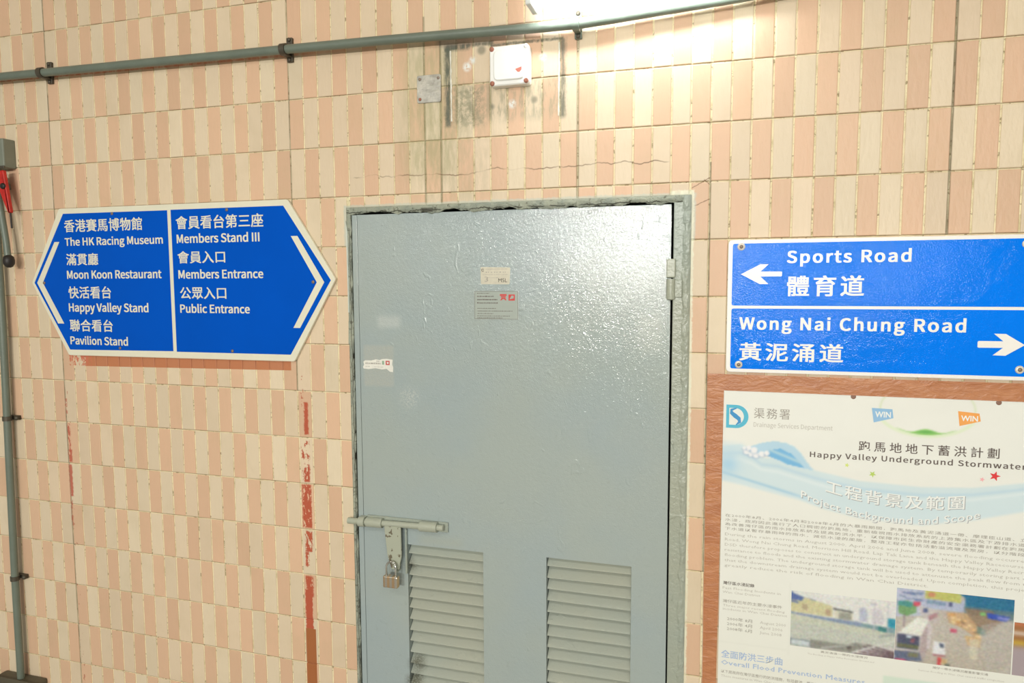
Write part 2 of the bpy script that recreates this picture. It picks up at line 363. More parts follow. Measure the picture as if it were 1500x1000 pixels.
M['sealant'] = simple('white_sealant', (232, 230, 216), .5, bump=.001, bscale=200, var=.1, vscale=80)

def sign_blue(name, rgb, cell):
    m, t, b = newmat(name)
    c = t.mix(t.mr(t.noise(3, 3), .3, .7), tuple(v * .96 for v in lin(rgb)), tuple(min(1, v * 1.04) for v in lin(rgb)))
    t.put(b.inputs['Base Color'], c); b.inputs['Roughness'].default_value = .11 if cell else .22; b.inputs['Specular IOR Level'].default_value = .16 if cell else .10
    if cell:
        v = t.node('ShaderNodeTexVoronoi'); v.inputs['Scale'].default_value = 330; t.put(v.inputs['Vector'], t.pos()[0])
        h = t.math('ADD', v.outputs[0], t.math('MULTIPLY', t.noise(30, 2), 3))
        bn = t.node('ShaderNodeBump'); bn.inputs['Distance'].default_value = .0003; t.put(bn.inputs['Height'], h); t.put(b.inputs['Normal'], bn.outputs[0])
    return m
M['blueL'] = sign_blue('deep_blue_sheeting', (0, 84, 196), False)
M['blueR'] = sign_blue('bright_blue_sheeting', (0, 126, 250), True)
M['whiteL'] = simple('ivory_sheeting', (232, 228, 206), .35, var=.02)
M['whiteR'] = simple('white_sheeting', (246, 242, 236), .3, var=.01)
m, t, b = newmat('brown_packing_tape')
c = t.mix(t.mr(t.noise(12, 4, .6, stretch=(1, 1, 3)), .3, .7), lin((180, 116, 76)), lin((196, 134, 92)))
c = t.mix(t.mr(t.noise(60, 4, .7, dist=1.5), .66, .72, 0, .4), c, lin((226, 190, 150)))
t.put(b.inputs['Base Color'], c); b.inputs['Roughness'].default_value = .35
bn = t.node('ShaderNodeBump'); bn.inputs['Distance'].default_value = .003; t.put(bn.inputs['Height'], t.noise(22, 4, .6, stretch=(1, 1, 2.5), dist=1)); t.put(b.inputs['Normal'], bn.outputs[0]); M['tape'] = m

def print_mat(name, rgb): return simple(name, rgb, .5, spec=.3)
M['inkdark'] = print_mat('dark_ink', (104, 92, 86)); M['inkgrey'] = print_mat('grey_ink', (196, 192, 182)); M['inkmid'] = print_mat('mid_grey_ink', (164, 158, 148))
M['inkshadow'] = print_mat('letter_shadow_ink', (160, 160, 162)); M['inkwhite'] = print_mat('white_ink', (240, 242, 238)); M['inkblue'] = print_mat('pale_blue_ink', (170, 190, 222))
M['inkcyan'] = print_mat('cyan_ink', (92, 188, 214)); M['inkcyand'] = print_mat('blue_ink', (70, 150, 205)); M['inkred'] = print_mat('red_ink', (224, 62, 66)); M['inklime'] = print_mat('lime_ink', (190, 214, 110)); M['inkpink'] = print_mat('pink_ink', (244, 178, 182)); M['inkyel'] = print_mat('yellow_green_ink', (220, 232, 130))
M['inkflagb'] = print_mat('flag_blue_ink', (150, 192, 226)); M['inkflago'] = print_mat('flag_orange_ink', (244, 168, 90)); M['inkblack'] = print_mat('black_ink', (62, 58, 50))
m, t, b = newmat('printed_colours'); a = t.node('ShaderNodeVertexColor'); a.layer_name = 'Col'; t.put(b.inputs['Base Color'], a.outputs[0]); b.inputs['Roughness'].default_value = .38; b.inputs['Specular IOR Level'].default_value = .35
bn = t.node('ShaderNodeBump'); bn.inputs['Distance'].default_value = .003; t.put(bn.inputs['Height'], t.noise(9, 2)); t.put(b.inputs['Normal'], bn.outputs[0]); M['print'] = m

# ------------------------------------------------------------------ lettering
FONT = None
try:
    for d in glob.glob(os.path.join(bpy.utils.system_resource('DATAFILES', path='fonts'), 'Noto Sans CJK*')): FONT = bpy.data.fonts.load(d)
except Exception: FONT = None

def text_mesh(s, bold=0.0, spacing=1.0, res=3, font=None):
    cu = bpy.data.curves.new('txt', 'FONT'); cu.body = s; cu.size = 1.0; cu.offset = bold; cu.space_character = spacing; cu.resolution_u = res; cu.fill_mode = 'FRONT'
    if font: cu.font = font
    o = bpy.data.objects.new('txt', cu); me = o.to_mesh()
    co = np.zeros(len(me.vertices) * 3); me.vertices.foreach_get('co', co); co = co.reshape(-1, 3)[:, :2].copy()
    fs = [tuple(p.vertices) for p in me.polygons]
    o.to_mesh_clear(); bpy.data.objects.remove(o); bpy.data.curves.remove(cu)
    return co, fs
_cap = {}
def capheight(f):
    if f not in _cap: c, _ = text_mesh('H', font=f); _cap[f] = c[:, 1].max()
    return _cap[f]

def lettering(s, x0, x1, zb, zt, y, mat, parent, bold=0.0, spacing=1.0, cjk=False, res=3, warp=None, name='lettering', only=True, width=None, depth=0.0):
    """fits a line of text: x0..x1, baseline zb (or glyph bottom for cjk), cap height to zt"""
    fat = bold; font = None if (cjk or name != 'lettering') else FONT
    co, fs = text_mesh(s, 0.0, spacing, res, font)
    w0, w1 = co[:, 0].min(), co[:, 0].max()
    em = fat * (zt - zb); sx = (x1 - x0 - 2 * max(em, 0)) / (w1 - w0)
    if cjk: lo = co[:, 1].min(); sy = (zt - zb) / (co[:, 1].max() - lo)
    else: lo = 0; sy = (zt - zb) / capheight(font)
    xs = x0 + max(em, 0) + (co[:, 0] - w0) * sx; zs = zb + (co[:, 1] - lo) * sy
    if warp: zs = zs + warp(xs)
    V = []; F = []
    # heavier strokes: the same outline laid again a hair to each side
    for q, (dx, dz) in enumerate(((0, 0), (em, em * .6), (-em, em * .6), (em, -em * .6), (-em, -em * .6)) if fat > 0 else ((0, 0),)):
        n0 = len(V); V += [(float(a) + dx, y - .00002 * q, float(b_) + dz) for a, b_ in zip(xs, zs)]; F += [tuple(i + n0 for i in f) for f in fs]
    o = mesh_obj(name, V, F, mat, parent)
    return o

# ------------------------------------------------------------------ the wall: backing plane of grout with door opening
DX0, DX1, DZ1 = 1.140, 2.153, 2.017
wall = empty('wall_back', (1.5, 0, 0)); tag(wall, kind='structure')
GY = 0.0024
WX0, WX1, WZ = -1.05, 4.0, 3.0
g = MB()
for r in ((WX0, DX0, 0, WZ), (DX1, WX1, 0, WZ), (DX0, DX1, DZ1, WZ)): g.box(r[0], r[1], GY, .15, r[2], r[3])
g.build('grout_bed', M['grout'], wall)
MB().box(WX0, WX1, -9.5, .15, -.05, 0).build('floor', simple('floor_concrete', (150, 145, 135), .8, var=.1, vscale=8)); tag(bpy.data.objects['floor'], kind='structure')
MB().box(WX0 - 1, WX1 + 1.5, -9.5, .15, WZ, WZ + .05).build('ceiling', simple('ceiling_paint', (215, 210, 198), .8)); tag(bpy.data.objects['ceiling'], kind='structure')

def tile_geo(x0, x1, z0, z1, tilt=(0, 0)):
    b = .0016; cx, cz = (x0 + x1) / 2, (z0 + z1) / 2
    def y(x, z, base): return base + (x - cx) * tilt[0] + (z - cz) * tilt[1]
    A = [(x0 + b, z0 + b), (x1 - b, z0 + b), (x1 - b, z1 - b), (x0 + b, z1 - b)]; B = [(x0, z0), (x1, z0), (x1, z1), (x0, z1)]
    vs = [(x, y(x, z, 0), z) for x, z in A] + [(x, y(x, z, .0009), z) for x, z in B] + [(x, .0045, z) for x, z in B]
    fs = [(0, 1, 2, 3)] + [(i, 4 + i, 4 + (i + 1) % 4, (i + 1) % 4) for i in range(4)] + [(4 + i, 8 + i, 8 + (i + 1) % 4, 4 + (i + 1) % 4) for i in range(4)]
    fs = [f if k == 0 else f for k, f in enumerate(fs)]
    return vs, fs

def project(x, z):
    d = Vector((x, 0, z)) - CAM; c = d.dot(-bck)
    return 750 + 1021.17 * d.dot(rgt) / c, 500 - 1021.17 * d.dot(upv) / c
COVER = [(0.03, 0.95, 1.55, 2.045), (2.25, 3.0, 1.56, 1.89), (2.205, 3.2, 0, 1.54)]
tiles = []
for i in range(-21, 80):
    for j in range(-5, 16):
        hw = .0023 if i not in (0, 19) else .0019
        x0, x1 = i * .05 + .0022, (i + 1) * .05 - .0024; z1, z0 = 2.35 - j * .15 - .0020, 2.35 - (j + 1) * .15 + .0020
        z0 = max(z0, .001); z1 = min(z1, WZ - .001)
        if z1 - z0 < .01: continue
        whole = True
        if x1 > DX0 and x0 < DX1 and z0 < DZ1:
            if x0 < DX0 - .004: x1 = DX0 - .0005; whole = False
            elif x1 > DX1 + .004: x0 = DX1 + .0005; whole = (x0 <= i * .05 + .0022); x0 = max(x0, i * .05 + .0022)
            elif z1 > DZ1 + .004: z0 = DZ1 + .0005; whole = False
            else: continue
        if z0 < .01 or z1 > WZ - .01: whole = False
        cx, cz = (x0 + x1) / 2, (z0 + z1) / 2
        q = [project(x0, z0), project(x1, z0), project(x1, z1), project(x0, z1)]
        ar = abs(sum(q[k][0] * q[(k + 1) % 4][1] - q[(k + 1) % 4][0] * q[k][1] for k in range(4))) / 2
        px, py = project(cx, cz)
        vis = 5 < px < 1495 and 0 < py < 1000 and not any(a < cx < b_ and c < cz < d for a, b_, c, d in COVER)
        col = (i + j) % 2
        # parity: the tile right of joint 0 above line 0 (j = -1) is pink
        pink = (i + (j + 1)) % 2 == 0
        tiles.append((ar if vis else 0, x0, x1, z0, z1, pink, whole))
tiles.sort(key=lambda a: -a[0])
base_me = {}
for pink in (True, False):
    vs, fs = tile_geo(-.0228, .0228, -.073, .073); me = bpy.data.meshes.new('tile'); me.from_pydata(vs, [], fs); me.materials.append(M['pink' if pink else 'cream']); me.update(); base_me[pink] = me
cnt = 0
SV = []; SF = []; SI = []
for k, (ar, x0, x1, z0, z1, pink, whole) in enumerate(tiles):
    tx, tz = random.uniform(-.006, .006), random.uniform(-.002, .002); jx = random.uniform(-.0004, .0004)
    if cnt < 300 and ar > 0:
        if whole: me = base_me[pink]; loc = ((x0 + x1) / 2 + jx, random.uniform(-.0003, .0002), (z0 + z1) / 2); rot = (tz, 0, tx)
        else:
            cx, cz = (x0 + x1) / 2, (z0 + z1) / 2; vs, fs = tile_geo(x0 - cx, x1 - cx, z0 - cz, z1 - cz); me = bpy.data.meshes.new('tile'); me.from_pydata(vs, [], fs); me.materials.append(M['pink' if pink else 'cream']); me.update(); loc = (cx, 0, cz); rot = (0, 0, 0)
        o = bpy.data.objects.new('tile', me); COL.objects.link(o); o.parent = wall; o.location = (loc[0] - 1.5, loc[1], loc[2]); o.rotation_euler = rot; cnt += 1
    else:
        vs, fs = tile_geo(x0 + jx, x1 + jx, z0, z1, (tx, tz)); b0 = len(SV); SV += vs; SF += [tuple(q + b0 for q in f) for f in fs]; SI += [0 if pink else 1] * len(fs)
o = mesh_obj('tile_field', SV, SF, [M['pink'], M['cream']], wall, SI); tag(o, kind='stuff')

# white sealant beads left round the removed board
for a, b_ in (((1.4835, 2.25), (1.4825, 2.446)), ((1.7965, 2.245), (1.798, 2.44))):
    pth = [(a[0] + (b_[0] - a[0]) * k / 14 + random.uniform(-.0006, .0006), -.0003, a[1] + (b_[1] - a[1]) * k / 14) for k in range(15)]
    MB().tube(pth, .0022, 8, rads=[random.uniform(.0012, .003) for _ in pth]).build('sealant_bead', M['sealant'], wall)

# ------------------------------------------------------------------ door with frame, leaf, louvres, hinge and slide bolt
door = empty('door_1', (1.63, 0, 0)); tag(door, kind='structure')
# reveal behind the leaf
MB().box(1.13, 2.16, .080, .090, 0, 2.03).build('backing', M['dark'], door)
fr = MB()
fr.box(2.1095, 2.151, -.004, .08, 0, 1.9990, .002)           # hinge side post
fr.box(1.1415, 1.1480, .001, .08, 0, 2.004, .0015)          # lock side post
fr.box(1.1415, 2.151, .002, .08, 2.0075, 2.016, .001)       # head
fr.build('door_frame', M['frame'], door)

def ragged(name, mat, A, B, nu, nv, amp_in, amp_y, y0, seed, inner_first=True):
    """rough plaster ribbon between line A (outer) and line B (inner, ragged); solid"""
    vs = []; fs = []
    for iu in range(nu + 1):
        u = iu / nu
        a = Vector(A[0]).lerp(Vector(A[1]), u); b_ = Vector(B[0]).lerp(Vector(B[1]), u)
        qq = a.x * 1.0 + a.y * 1.0
        rag = (noise.noise(Vector((qq * 13, seed, 0))) * 1.0 + noise.noise(Vector((qq * 45, seed, 4))) * .45 + noise.noise(Vector((qq * 140, seed, 7))) * .22 - .12) * amp_in
        d = (b_ - a); L = d.length; b2 = a + d * (1 + rag / L)
        for iv in range(nv + 1):
            v = iv / nv; q = a.lerp(b2, v)
            bulge = math.sin(v * math.pi) * .003 + noise.fractal(Vector((qq * 30, v * 1.5, seed + 5)), 1.0, 2.0, 4) * amp_y
            vs.append((q.x, y0 - bulge if 0 < iv < nv else y0 + (.001 if iv == 0 else .0), q.y))
    for iu in range(nu + 1):
        vs.append((vs[iu * (nv + 1)][0], y0 + .010, vs[iu * (nv + 1)][2])); 
    o1 = (nu + 1) * (nv + 1)
    for iu in range(nu + 1):
        q = vs[iu * (nv + 1) + nv]; vs.append((q[0], y0 + .010, q[2]))
    o2 = o1 + nu + 1
    for iu in range(nu):
        for iv in range(nv):
            k = iu * (nv + 1) + iv; fs.append((k, k + 1, k + nv + 2, k + nv + 1))
        k = iu * (nv + 1); fs.append((o1 + iu, k, k + nv + 1, o1 + iu + 1)); k += nv; fs.append((k, o2 + iu, o2 + iu + 1, k + nv + 1))
    m_ = MB(); m_.add(vs, fs, False); return m_.build(name, mat, door)
ragged('mortar_edge', M['mortar'], ((1.1395, 2.0175), (2.1535, 2.0180)), ((1.146, 1.9975), (2.146, 1.9950)), 420, 7, .0120, .0028, -.0015, 3.1)
ragged('mortar_edge', M['mortar'], ((1.1385, 2.017), (1.1395, .02)), ((1.1530, 2.017), (1.1540, .02)), 520, 3, .0050, .0010, -.0015, 8.4)
ragged('mortar_edge', M['frame'], ((2.1545, 2.0165), (2.1555, .02)), ((2.130, 2.0165), (2.137, .02)), 420, 5, .008, .003, -.0035, 12.9)
MB().prism([(1.1375, 1.978), (1.1425, 1.945), (1.1430, 1.70), (1.1385, 1.70)], -.004, .004, .001).build('paint_edge', M['mortar_light'], door)
# small broken hollow in the plaster beside the leaf
MB().prism(roundpoly([(1.1375, 1.602), (1.1465, 1.604), (1.1475, 1.672), (1.1395, 1.675)], .003), -.0045, -.001, .001).build('plaster_chip', M['mortar'], door)

# the leaf
LX0, LX1, LX1b, LZ1 = 1.1550, 2.1028, 2.1062, 1.9950
LL = (1.3215, 1.5675, .30, .9860); LR = (1.7615, 2.0070, .30, .9920)
YL = .003
lf = MB()
def slab(x0, x1, z0, z1): lf.box(x0, x1, YL, YL + .004, z0, z1)
slab(1.1735, LL[0], 0.015, LZ1); slab(LL[0], LL[1], LL[3], LZ1); slab(LL[0], LL[1], .015, LL[2]); slab(LL[1], LR[0], .015, LZ1)
slab(LR[0], LR[1], LR[3], LZ1); slab(LR[0], LR[1], .015, LR[2])
lf.prism([(LR[1], .015), (LX1b, .015), (LX1, LZ1), (LR[1], LZ1)], YL, YL + .004)
# returned edges of the sheet and the lip on the lock side
lf.prism([(LX1b - .003, .015), (LX1b, .015), (LX1, LZ1), (LX1 - .003, LZ1)], YL + .003, .04)
lf.box(1.1550, 1.1722, YL - .0008, .04, .015, LZ1, .0012)
lf.box(1.1550, LX1, YL + .001, .04, LZ1 - .004, LZ1)
for L in (LL, LR):
    for a in (L[0] - .002, L[1]): lf.box(a, a + .002, YL + .003, YL + .045, L[2], L[3])
    for z in (L[2] - .002, L[3]): lf.box(L[0], L[1], YL + .003, YL + .045, z, z + .002)
leaf = lf.build('door_leaf', M['door'], door)
# louvre slats, one blade each
for L, z_first in ((LL, .9600), (LR, .9690)):
    z = z_first; k = 0
    while z > L[2] + .01:
        top = min(z + .0385, L[3] - .001); dt = (top - z) / .0385
        x0, x1 = L[0] + .0015, L[1] - .0015; zz = z + random.uniform(-.0012, .0012)
        yo = YL + .0055; yi = yo + .046 * dt
        # folded blade: sloping face, small drip lip
        prof = [(yo, zz), (yi, top), (yi + .0012, top - .0008), (yo + .003, zz - .001), (yo + .0028, zz - .0032), (yo + .0005, zz - .0032)]
        n = len(prof); tw = random.uniform(-.0008, .0008)
        vs = [(x0, y, q + tw) for y, q in prof] + [(x1, y, q - tw) for y, q in prof]
        fs = [(i, (i + 1) % n, n + (i + 1) % n, n + i) for i in range(n)] + [tuple(range(n)), tuple(range(2 * n - 1, n - 1, -1))]
        MB().add(vs, fs).build('louver_slat', M['slat'], door)
        z -= .0354; k += 1
    MB().box(L[0], L[1], .074, .078, L[2], L[3]).build('louver_back', M['dark'], door)
# lift-off hinge, two knuckles and leaf plate
hg = MB(); hg.box(2.0925, 2.1165, -.0145, YL, 1.8005, 1.8505, .003); hg.build('hinge', M['bolt'], door)
h2 = MB(); h2.tube([(2.1047, -.0065, 1.7462), (2.1047, -.0065, 1.7975)], .0122, 18, rads=None); h2.lathe((2.1047, -.0065, 1.7462), (0, 0, -1), [(0, .0122), (.003, .0108), (.005, .006)]); h2.build('hinge', M['bolt'], door)
MB().box(2.114, 2.134, -.010, -.004, 1.748, 1.7955, .002).build('hinge_plate', M['frame'], door)
# slide bolt: rod, three sleeves, back plate
BZ = 1.0525
sb = MB(); sb.box(1.188, 1.458, -.0035, YL, 1.038, 1.0685, .001); slide = sb.build('slide_bolt', M['frame'], door)
for (a, b_, r) in ((1.166, 1.187, .0155), (1.193, 1.2465, .0150), (1.372, 1.428, .0155)):
    s_ = MB(); s_.tube([(a, -.014, BZ + (a - 1.3) * .02), (b_, -.014, BZ + (b_ - 1.3) * .02)], r, 20); s_.box(a, b_, -.014, YL, BZ - .012, BZ + .012)
    o = s_.build('bolt_sleeve', M['bolt'], slide)
    o.location = (0, 0, 0)
def subfix(o, par):
    # sub-part geometry is in world space; its parent already carries the offset of the root
    o.location = (0, 0, 0); return o
rod = MB(); rod.tube([(1.134, -.014, BZ - .0035), (1.30, -.014, BZ), (1.448, -.014, BZ + .0025)], .0092, 18)
rod.build('bolt_rod', M['bolt'], slide).location = (0, 0, 0)
end = MB(); end.tube([(1.128, -.014, BZ - .0035), (1.160, -.014, BZ - .003)], .0098, 16); end.build('bolt_tip', M['hasp'], slide).location = (0, 0, 0)
pl = MB(); pl.prism(roundpoly([(1.2550, 1.046), (1.3105, 1.046), (1.3115, .955), (1.305, .928), (1.3035, .912), (1.2770, .912), (1.2640, .955)], .004, 2), -.022, -.017, .001)
pl.build('hasp', M['hasp'], slide).location = (0, 0, 0)
stp = MB(); stp.tube([(1.297, -.004, .921), (1.297, -.030, .921), (1.297, -.034, .915), (1.297, -.030, .908), (1.297, -.004, .908)], .004, 10); stp.build('staple', M['hasp'], slide).location = (0, 0, 0)
MB().box(1.3165, 1.3225, -.006, YL, .895, 1.036, .0012).build('hasp_guide', M['frame'], slide).location = (0, 0, 0)

# padlock hanging from the hasp
pk = empty('padlock', (1.2835, -.035, .862)); tag(pk, 'small brass and chrome padlock hanging from the hasp of the grey door', 'padlock')
MB().box(1.2600, 1.3075, -.047, -.028, .862, .8985, .003).build('lock_body', M['lock'], pk)
arc = [(1.268, -.0375, .893), (1.268, -.0375, .925)] + [(1.2835 - .0155 * math.cos(q), -.0375 + .004 * math.sin(q), .925 + .0155 * math.sin(q)) for q in [math.pi * k / 10 for k in range(1, 10)]] + [(1.299, -.0375, .925), (1.299, -.0375, .893)]
MB().tube(arc, .0032, 12).build('shackle', M['chrome'], pk)

# ------------------------------------------------------------------ stickers on the door
SY = YL
def dashes(mb, x0, x1, z, h, y, seed, wmin=.0015, wmax=.006, gap=.0012):
    r = random.Random(seed); x = x0
    while x < x1:
        wd = min(r.uniform(wmin, wmax), x1 - x)
        mb.flat(rect(x, x + wd, z, z + h * r.uniform(.7, 1)), y); x += wd + gap * r.uniform(.6, 1.6)
s1 = empty('sticker', (1.61, SY, 1.785)); tag(s1, 'worn beige paper sticker with handwriting, upper of two at the middle of the door', 'sticker')
MB().prism(roundpoly([(1.567, 1.785), (1.6535, 1.7845), (1.6555, 1.8325), (1.566, 1.8345)], .003, 2), SY - .0004, SY).build('paper', simple('beige_sticker', (204, 198, 178), .4, var=.08, vscale=60), s1)
mb = MB(); dashes(mb, 1.582, 1.648, 1.8275, .0012, SY - .0006, 1, .002, .012); dashes(mb, 1.582, 1.645, 1.818, .003, SY - .0006, 2, .002, .004, .005); dashes(mb, 1.572, 1.648, 1.812, .0012, SY - .0006, 3, .003, .01); dashes(mb, 1.585, 1.62, 1.803, .001, SY - .0006, 4, .01, .02)
mb.build('print', M['inkmid'], s1)
lettering('M5L', 1.620, 1.6465, 1.7905, 1.8015, SY - .0007, M['inkblack'], s1, bold=.0, name='handwriting')
lettering('3', 1.578, 1.589, 1.7925, 1.8065, SY - .0007, M['inkmid'], s1, name='handwriting')
rg = []
mb = MB(); mb.tube([(1.573 + .0035 * math.cos(q), SY - .0008, 1.8255 + .0035 * math.sin(q)) for q in [.4 + 5.4 * k / 10 for k in range(11)]], .0007, 6); mb.build('emblem', M['inkblack'], s1)

s2 = empty('sticker', (1.61, SY, 1.685)); tag(s2, 'clear sticker with thin black outline and two red squares, below the beige one', 'sticker')
M['film'] = simple('clear_sticker_film_over_grey', (172, 180, 172), .15, var=.02)
MB().prism(rect(1.5465, 1.6795, 1.6835, 1.7655), SY - .0003, SY).build('film', M['film'], s2)
mb = MB(); X0, X1, Z0_, Z1_ = 1.5475, 1.6785, 1.6848, 1.7645; e = .0008
for r in ((X0, X1, Z0_, Z0_ + e), (X0, X1, Z1_ - e, Z1_), (X0, X0 + e, Z0_, Z1_), (X1 - e, X1, Z0_, Z1_)): mb.flat(rect(*r), SY - .0006)
for q, zz in enumerate((1.758, 1.7485, 1.739, 1.7295)): dashes(mb, 1.555, (1.592, 1.606, 1.618, 1.618)[q], zz, .0035 if q else .0018, SY - .0006, 20 + q, .002, .0045, .0012)
for q, zz in enumerate((1.7145, 1.7070, 1.6995, 1.6925, 1.687)): dashes(mb, 1.555, (1.612, 1.662, 1.604, 1.655, 1.632)[q], zz, .0018, SY - .0006, 30 + q, .001, .005, .001)
mb.build('print', M['inkdark'], s2)
mb = MB()
mb.flat(rect(1.6245, 1.6445, 1.7515, 1.7565), SY - .0006); mb.flat(rect(1.627, 1.642, 1.7470, 1.7505), SY - .0006); mb.flat([(1.625, 1.739), (1.630, 1.746), (1.640, 1.746), (1.6445, 1.739), (1.640, 1.739), (1.637, 1.7425), (1.632, 1.7425), (1.630, 1.739)], SY - .0006)
mb.add([(x, SY - .0006, z) for x, z in [(1.650, 1.738), (1.669, 1.738), (1.669, 1.7555), (1.650, 1.7555), (1.653, 1.7415), (1.6655, 1.7445), (1.6655, 1.752), (1.659, 1.7525)]], [(0, 1, 5, 4), (1, 2, 6, 5), (2, 3, 7, 6), (3, 0, 4, 7)])
mb.build('red_icons', print_mat('sticker_red', (206, 72, 70)), s2)

s3 = empty('sticker', (1.233, SY, 1.523)); tag(s3, 'torn white sticker strip at the left edge of the door', 'sticker')
MB().prism([(1.184, 1.528), (1.200, 1.5265), (1.225, 1.530), (1.246, 1.527), (1.262, 1.529), (1.272, 1.521), (1.2825, 1.520), (1.2835, 1.535), (1.2805, 1.5425), (1.282, 1.5575), (1.262, 1.560), (1.247, 1.5585), (1.238, 1.5555), (1.226, 1.5575), (1.210, 1.5535), (1.190, 1.5535), (1.1835, 1.549), (1.186, 1.540), (1.182, 1.533)], SY - .0005, SY).build('paper', simple('torn_white_sticker', (232, 230, 220), .4, var=.04, vscale=90), s3)
mb = MB(); dashes(mb, 1.191, 1.243, 1.5425, .0055, SY - .0008, 50, .002, .004, .0015); dashes(mb, 1.228, 1.240, 1.5505, .003, SY - .0008, 51, .001, .003); dashes(mb, 1.190, 1.206, 1.5345, .001, SY - .0008, 52, .004, .008); dashes(mb, 1.220, 1.252, 1.534, .001, SY - .0008, 53, .004, .012); mb.build('print', M['inkmid'], s3)
MB().flat(rect(1.247, 1.254, 1.542, 1.5535), SY - .0008).build('green_icon', print_mat('sticker_green', (150, 176, 150)), s3)
mb = MB(); mb.add([(x, SY - .0008, z) for x, z in [(1.259, 1.541), (1.2725, 1.541), (1.2725, 1.554), (1.259, 1.554), (1.263, 1.5445), (1.269, 1.5445), (1.269, 1.5505), (1.263, 1.5505)]], [(0, 1, 5, 4), (1, 2, 6, 5), (2, 3, 7, 6), (3, 0, 4, 7)]); mb.build('red_icon', print_mat('sticker_red2', (196, 90, 86)), s3)

# ------------------------------------------------------------------ left sign, hexagonal
sg = empty('direction_sign', (.5, 0, 1.54)); tag(sg, 'blue hexagonal direction sign with white chevrons and two columns of Chinese and English place names', 'sign')
OUT = [(.0340, 2.0500), (.9420, 2.0490), (1.1030, 1.8020), (.9500, 1.5445), (.0430, 1.5420), (-.1060, 1.7960)]
MB().prism(roundpoly(OUT, .006, 3), -.012, -.0025, .0012).build('border_panel', M['whiteL'], sg)
MB().prism([(.0530, 2.0320), (.4895, 2.0300), (.4895, 1.5665), (.0510, 1.5620), (-.0930, 1.7960)], -.0126, -.0121).build('blue_field', M['blueL'], sg)
MB().prism([(.5035, 2.0310), (.9270, 2.0300), (1.0870, 1.7990), (.9380, 1.5660), (.5035, 1.5650)], -.0126, -.0121).build('blue_field', M['blueL'], sg)
LY = -.0130
MB().flat([(.0085, 1.9365), (.0305, 1.9365), (-.0545, 1.7955), (.0315, 1.6530), (.0040, 1.6530), (-.0805, 1.7955)], LY).build('chevron', M['whiteL'], sg)
MB().flat([(.9515, 1.9360), (.9750, 1.9360), (1.0645, 1.7930), (.9750, 1.6508), (.9510, 1.6508), (1.0385, 1.7930)], LY).build('chevron', M['whiteL'], sg)
for s_, a in (('香港賽馬博物館', (.0560, .3870, 1.9690, 2.0110)), ('滿貫廳', (.0565, .1955, 1.8555, 1.8955)), ('快活看台', (.0580, .2435, 1.7412, 1.7820)), ('聯合看台', (.0560, .2435, 1.6267, 1.6680)),
              ('會員看台第三座', (.5225, .8540, 1.9675, 2.0090)), ('會員入口', (.5235, .7080, 1.8567, 1.8955)), ('公眾入口', (.5275, .7070, 1.7400, 1.7785))):
    lettering(s_, a[0], a[1], a[2], a[3], LY, M['whiteL'], sg, bold=.020, spacing=1.04, cjk=True)
for s_, a in (('The HK Racing Museum', (.0545, .4680, 1.9228, 1.9482)), ('Moon Koon Restaurant', (.0560, .4565, 1.8095, 1.8362)), ('Happy Valley Stand', (.0560, .3965, 1.6960, 1.7235)), ('Pavilion Stand', (.0545, .3043, 1.5815, 1.6080)),
              ('Members Stand III', (.5232, .8385, 1.9226, 1.9495)), ('Members Entrance', (.5240, .8480, 1.8075, 1.8338)), ('Public Entrance', (.5250, .7935, 1.6955, 1.7215))):
    lettering(s_, a[0], a[1], a[2], a[3], LY, M['whiteL'], sg, bold=.040)
for x, z in ((.2643, 2.0261), (-.0483, 1.7950), (.2696, 1.5722), (.7206, 2.0241), (1.0256, 1.7936), (.7221, 1.5724)):
    MB().lathe((x, -.0125, z), (0, -1, 0), [(0, .0055), (.0018, .005), (.0028, .002)], 14).build('rivet', M['rivet'], sg)

# ------------------------------------------------------------------ right sign, road names
sr = empty('road_name_sign', (2.6, 0, 1.555)); tag(sr, 'bright blue rectangular road name sign with white arrows, above the poster', 'sign')
RX1 = 2.9480
MB().prism(roundpoly(rect(2.2490, RX1, 1.5535, 1.8965), .012, 4), -.012, -.0025, .0012).build('border_panel', M['whiteR'], sr)
MB().prism(roundpoly(rect(2.2600, RX1 - .011, 1.7275, 1.8870), .005, 2), -.0126, -.0121).build('blue_field', M['blueR'], sr)
MB().prism(roundpoly(rect(2.2600, RX1 - .011, 1.5630, 1.7200), .005, 2), -.0126, -.0121).build('blue_field', M['blueR'], sr)
MB().flat([(2.2814, 1.8083), (2.3284, 1.8336), (2.3484, 1.8334), (2.3290, 1.8149), (2.3790, 1.8144), (2.3808, 1.8128), (2.3808, 1.8040), (2.3790, 1.8024), (2.3290, 1.8022), (2.3489, 1.7829), (2.3278, 1.7829)], LY).build('arrow', M['whiteR'], sr)
MB().flat([(2.8225, 1.6440), (2.8245, 1.6460), (2.8752, 1.6462), (2.8556, 1.6639), (2.8802, 1.6636), (2.9196, 1.6380), (2.8811, 1.6119), (2.8548, 1.6125), (2.8752, 1.6305), (2.8245, 1.6299), (2.8225, 1.6315)], LY).build('arrow', M['whiteR'], sr)
lettering('Sports Road', 2.3915, 2.6735, 1.8365, 1.8655, LY, M['whiteR'], sr, bold=.045, spacing=1.07)
lettering('體育道', 2.3935, 2.5720, 1.7525, 1.8032, LY, M['whiteR'], sr, bold=.024, spacing=1.25, cjk=True)
lettering('Wong Nai Chung Road', 2.2800, 2.7970, 1.6665, 1.6965, LY, M['whiteR'], sr, bold=.045, spacing=1.07)
lettering('黃泥涌道', 2.2815, 2.5300, 1.5855, 1.6315, LY, M['whiteR'], sr, bold=.024, spacing=1.25, cjk=True)
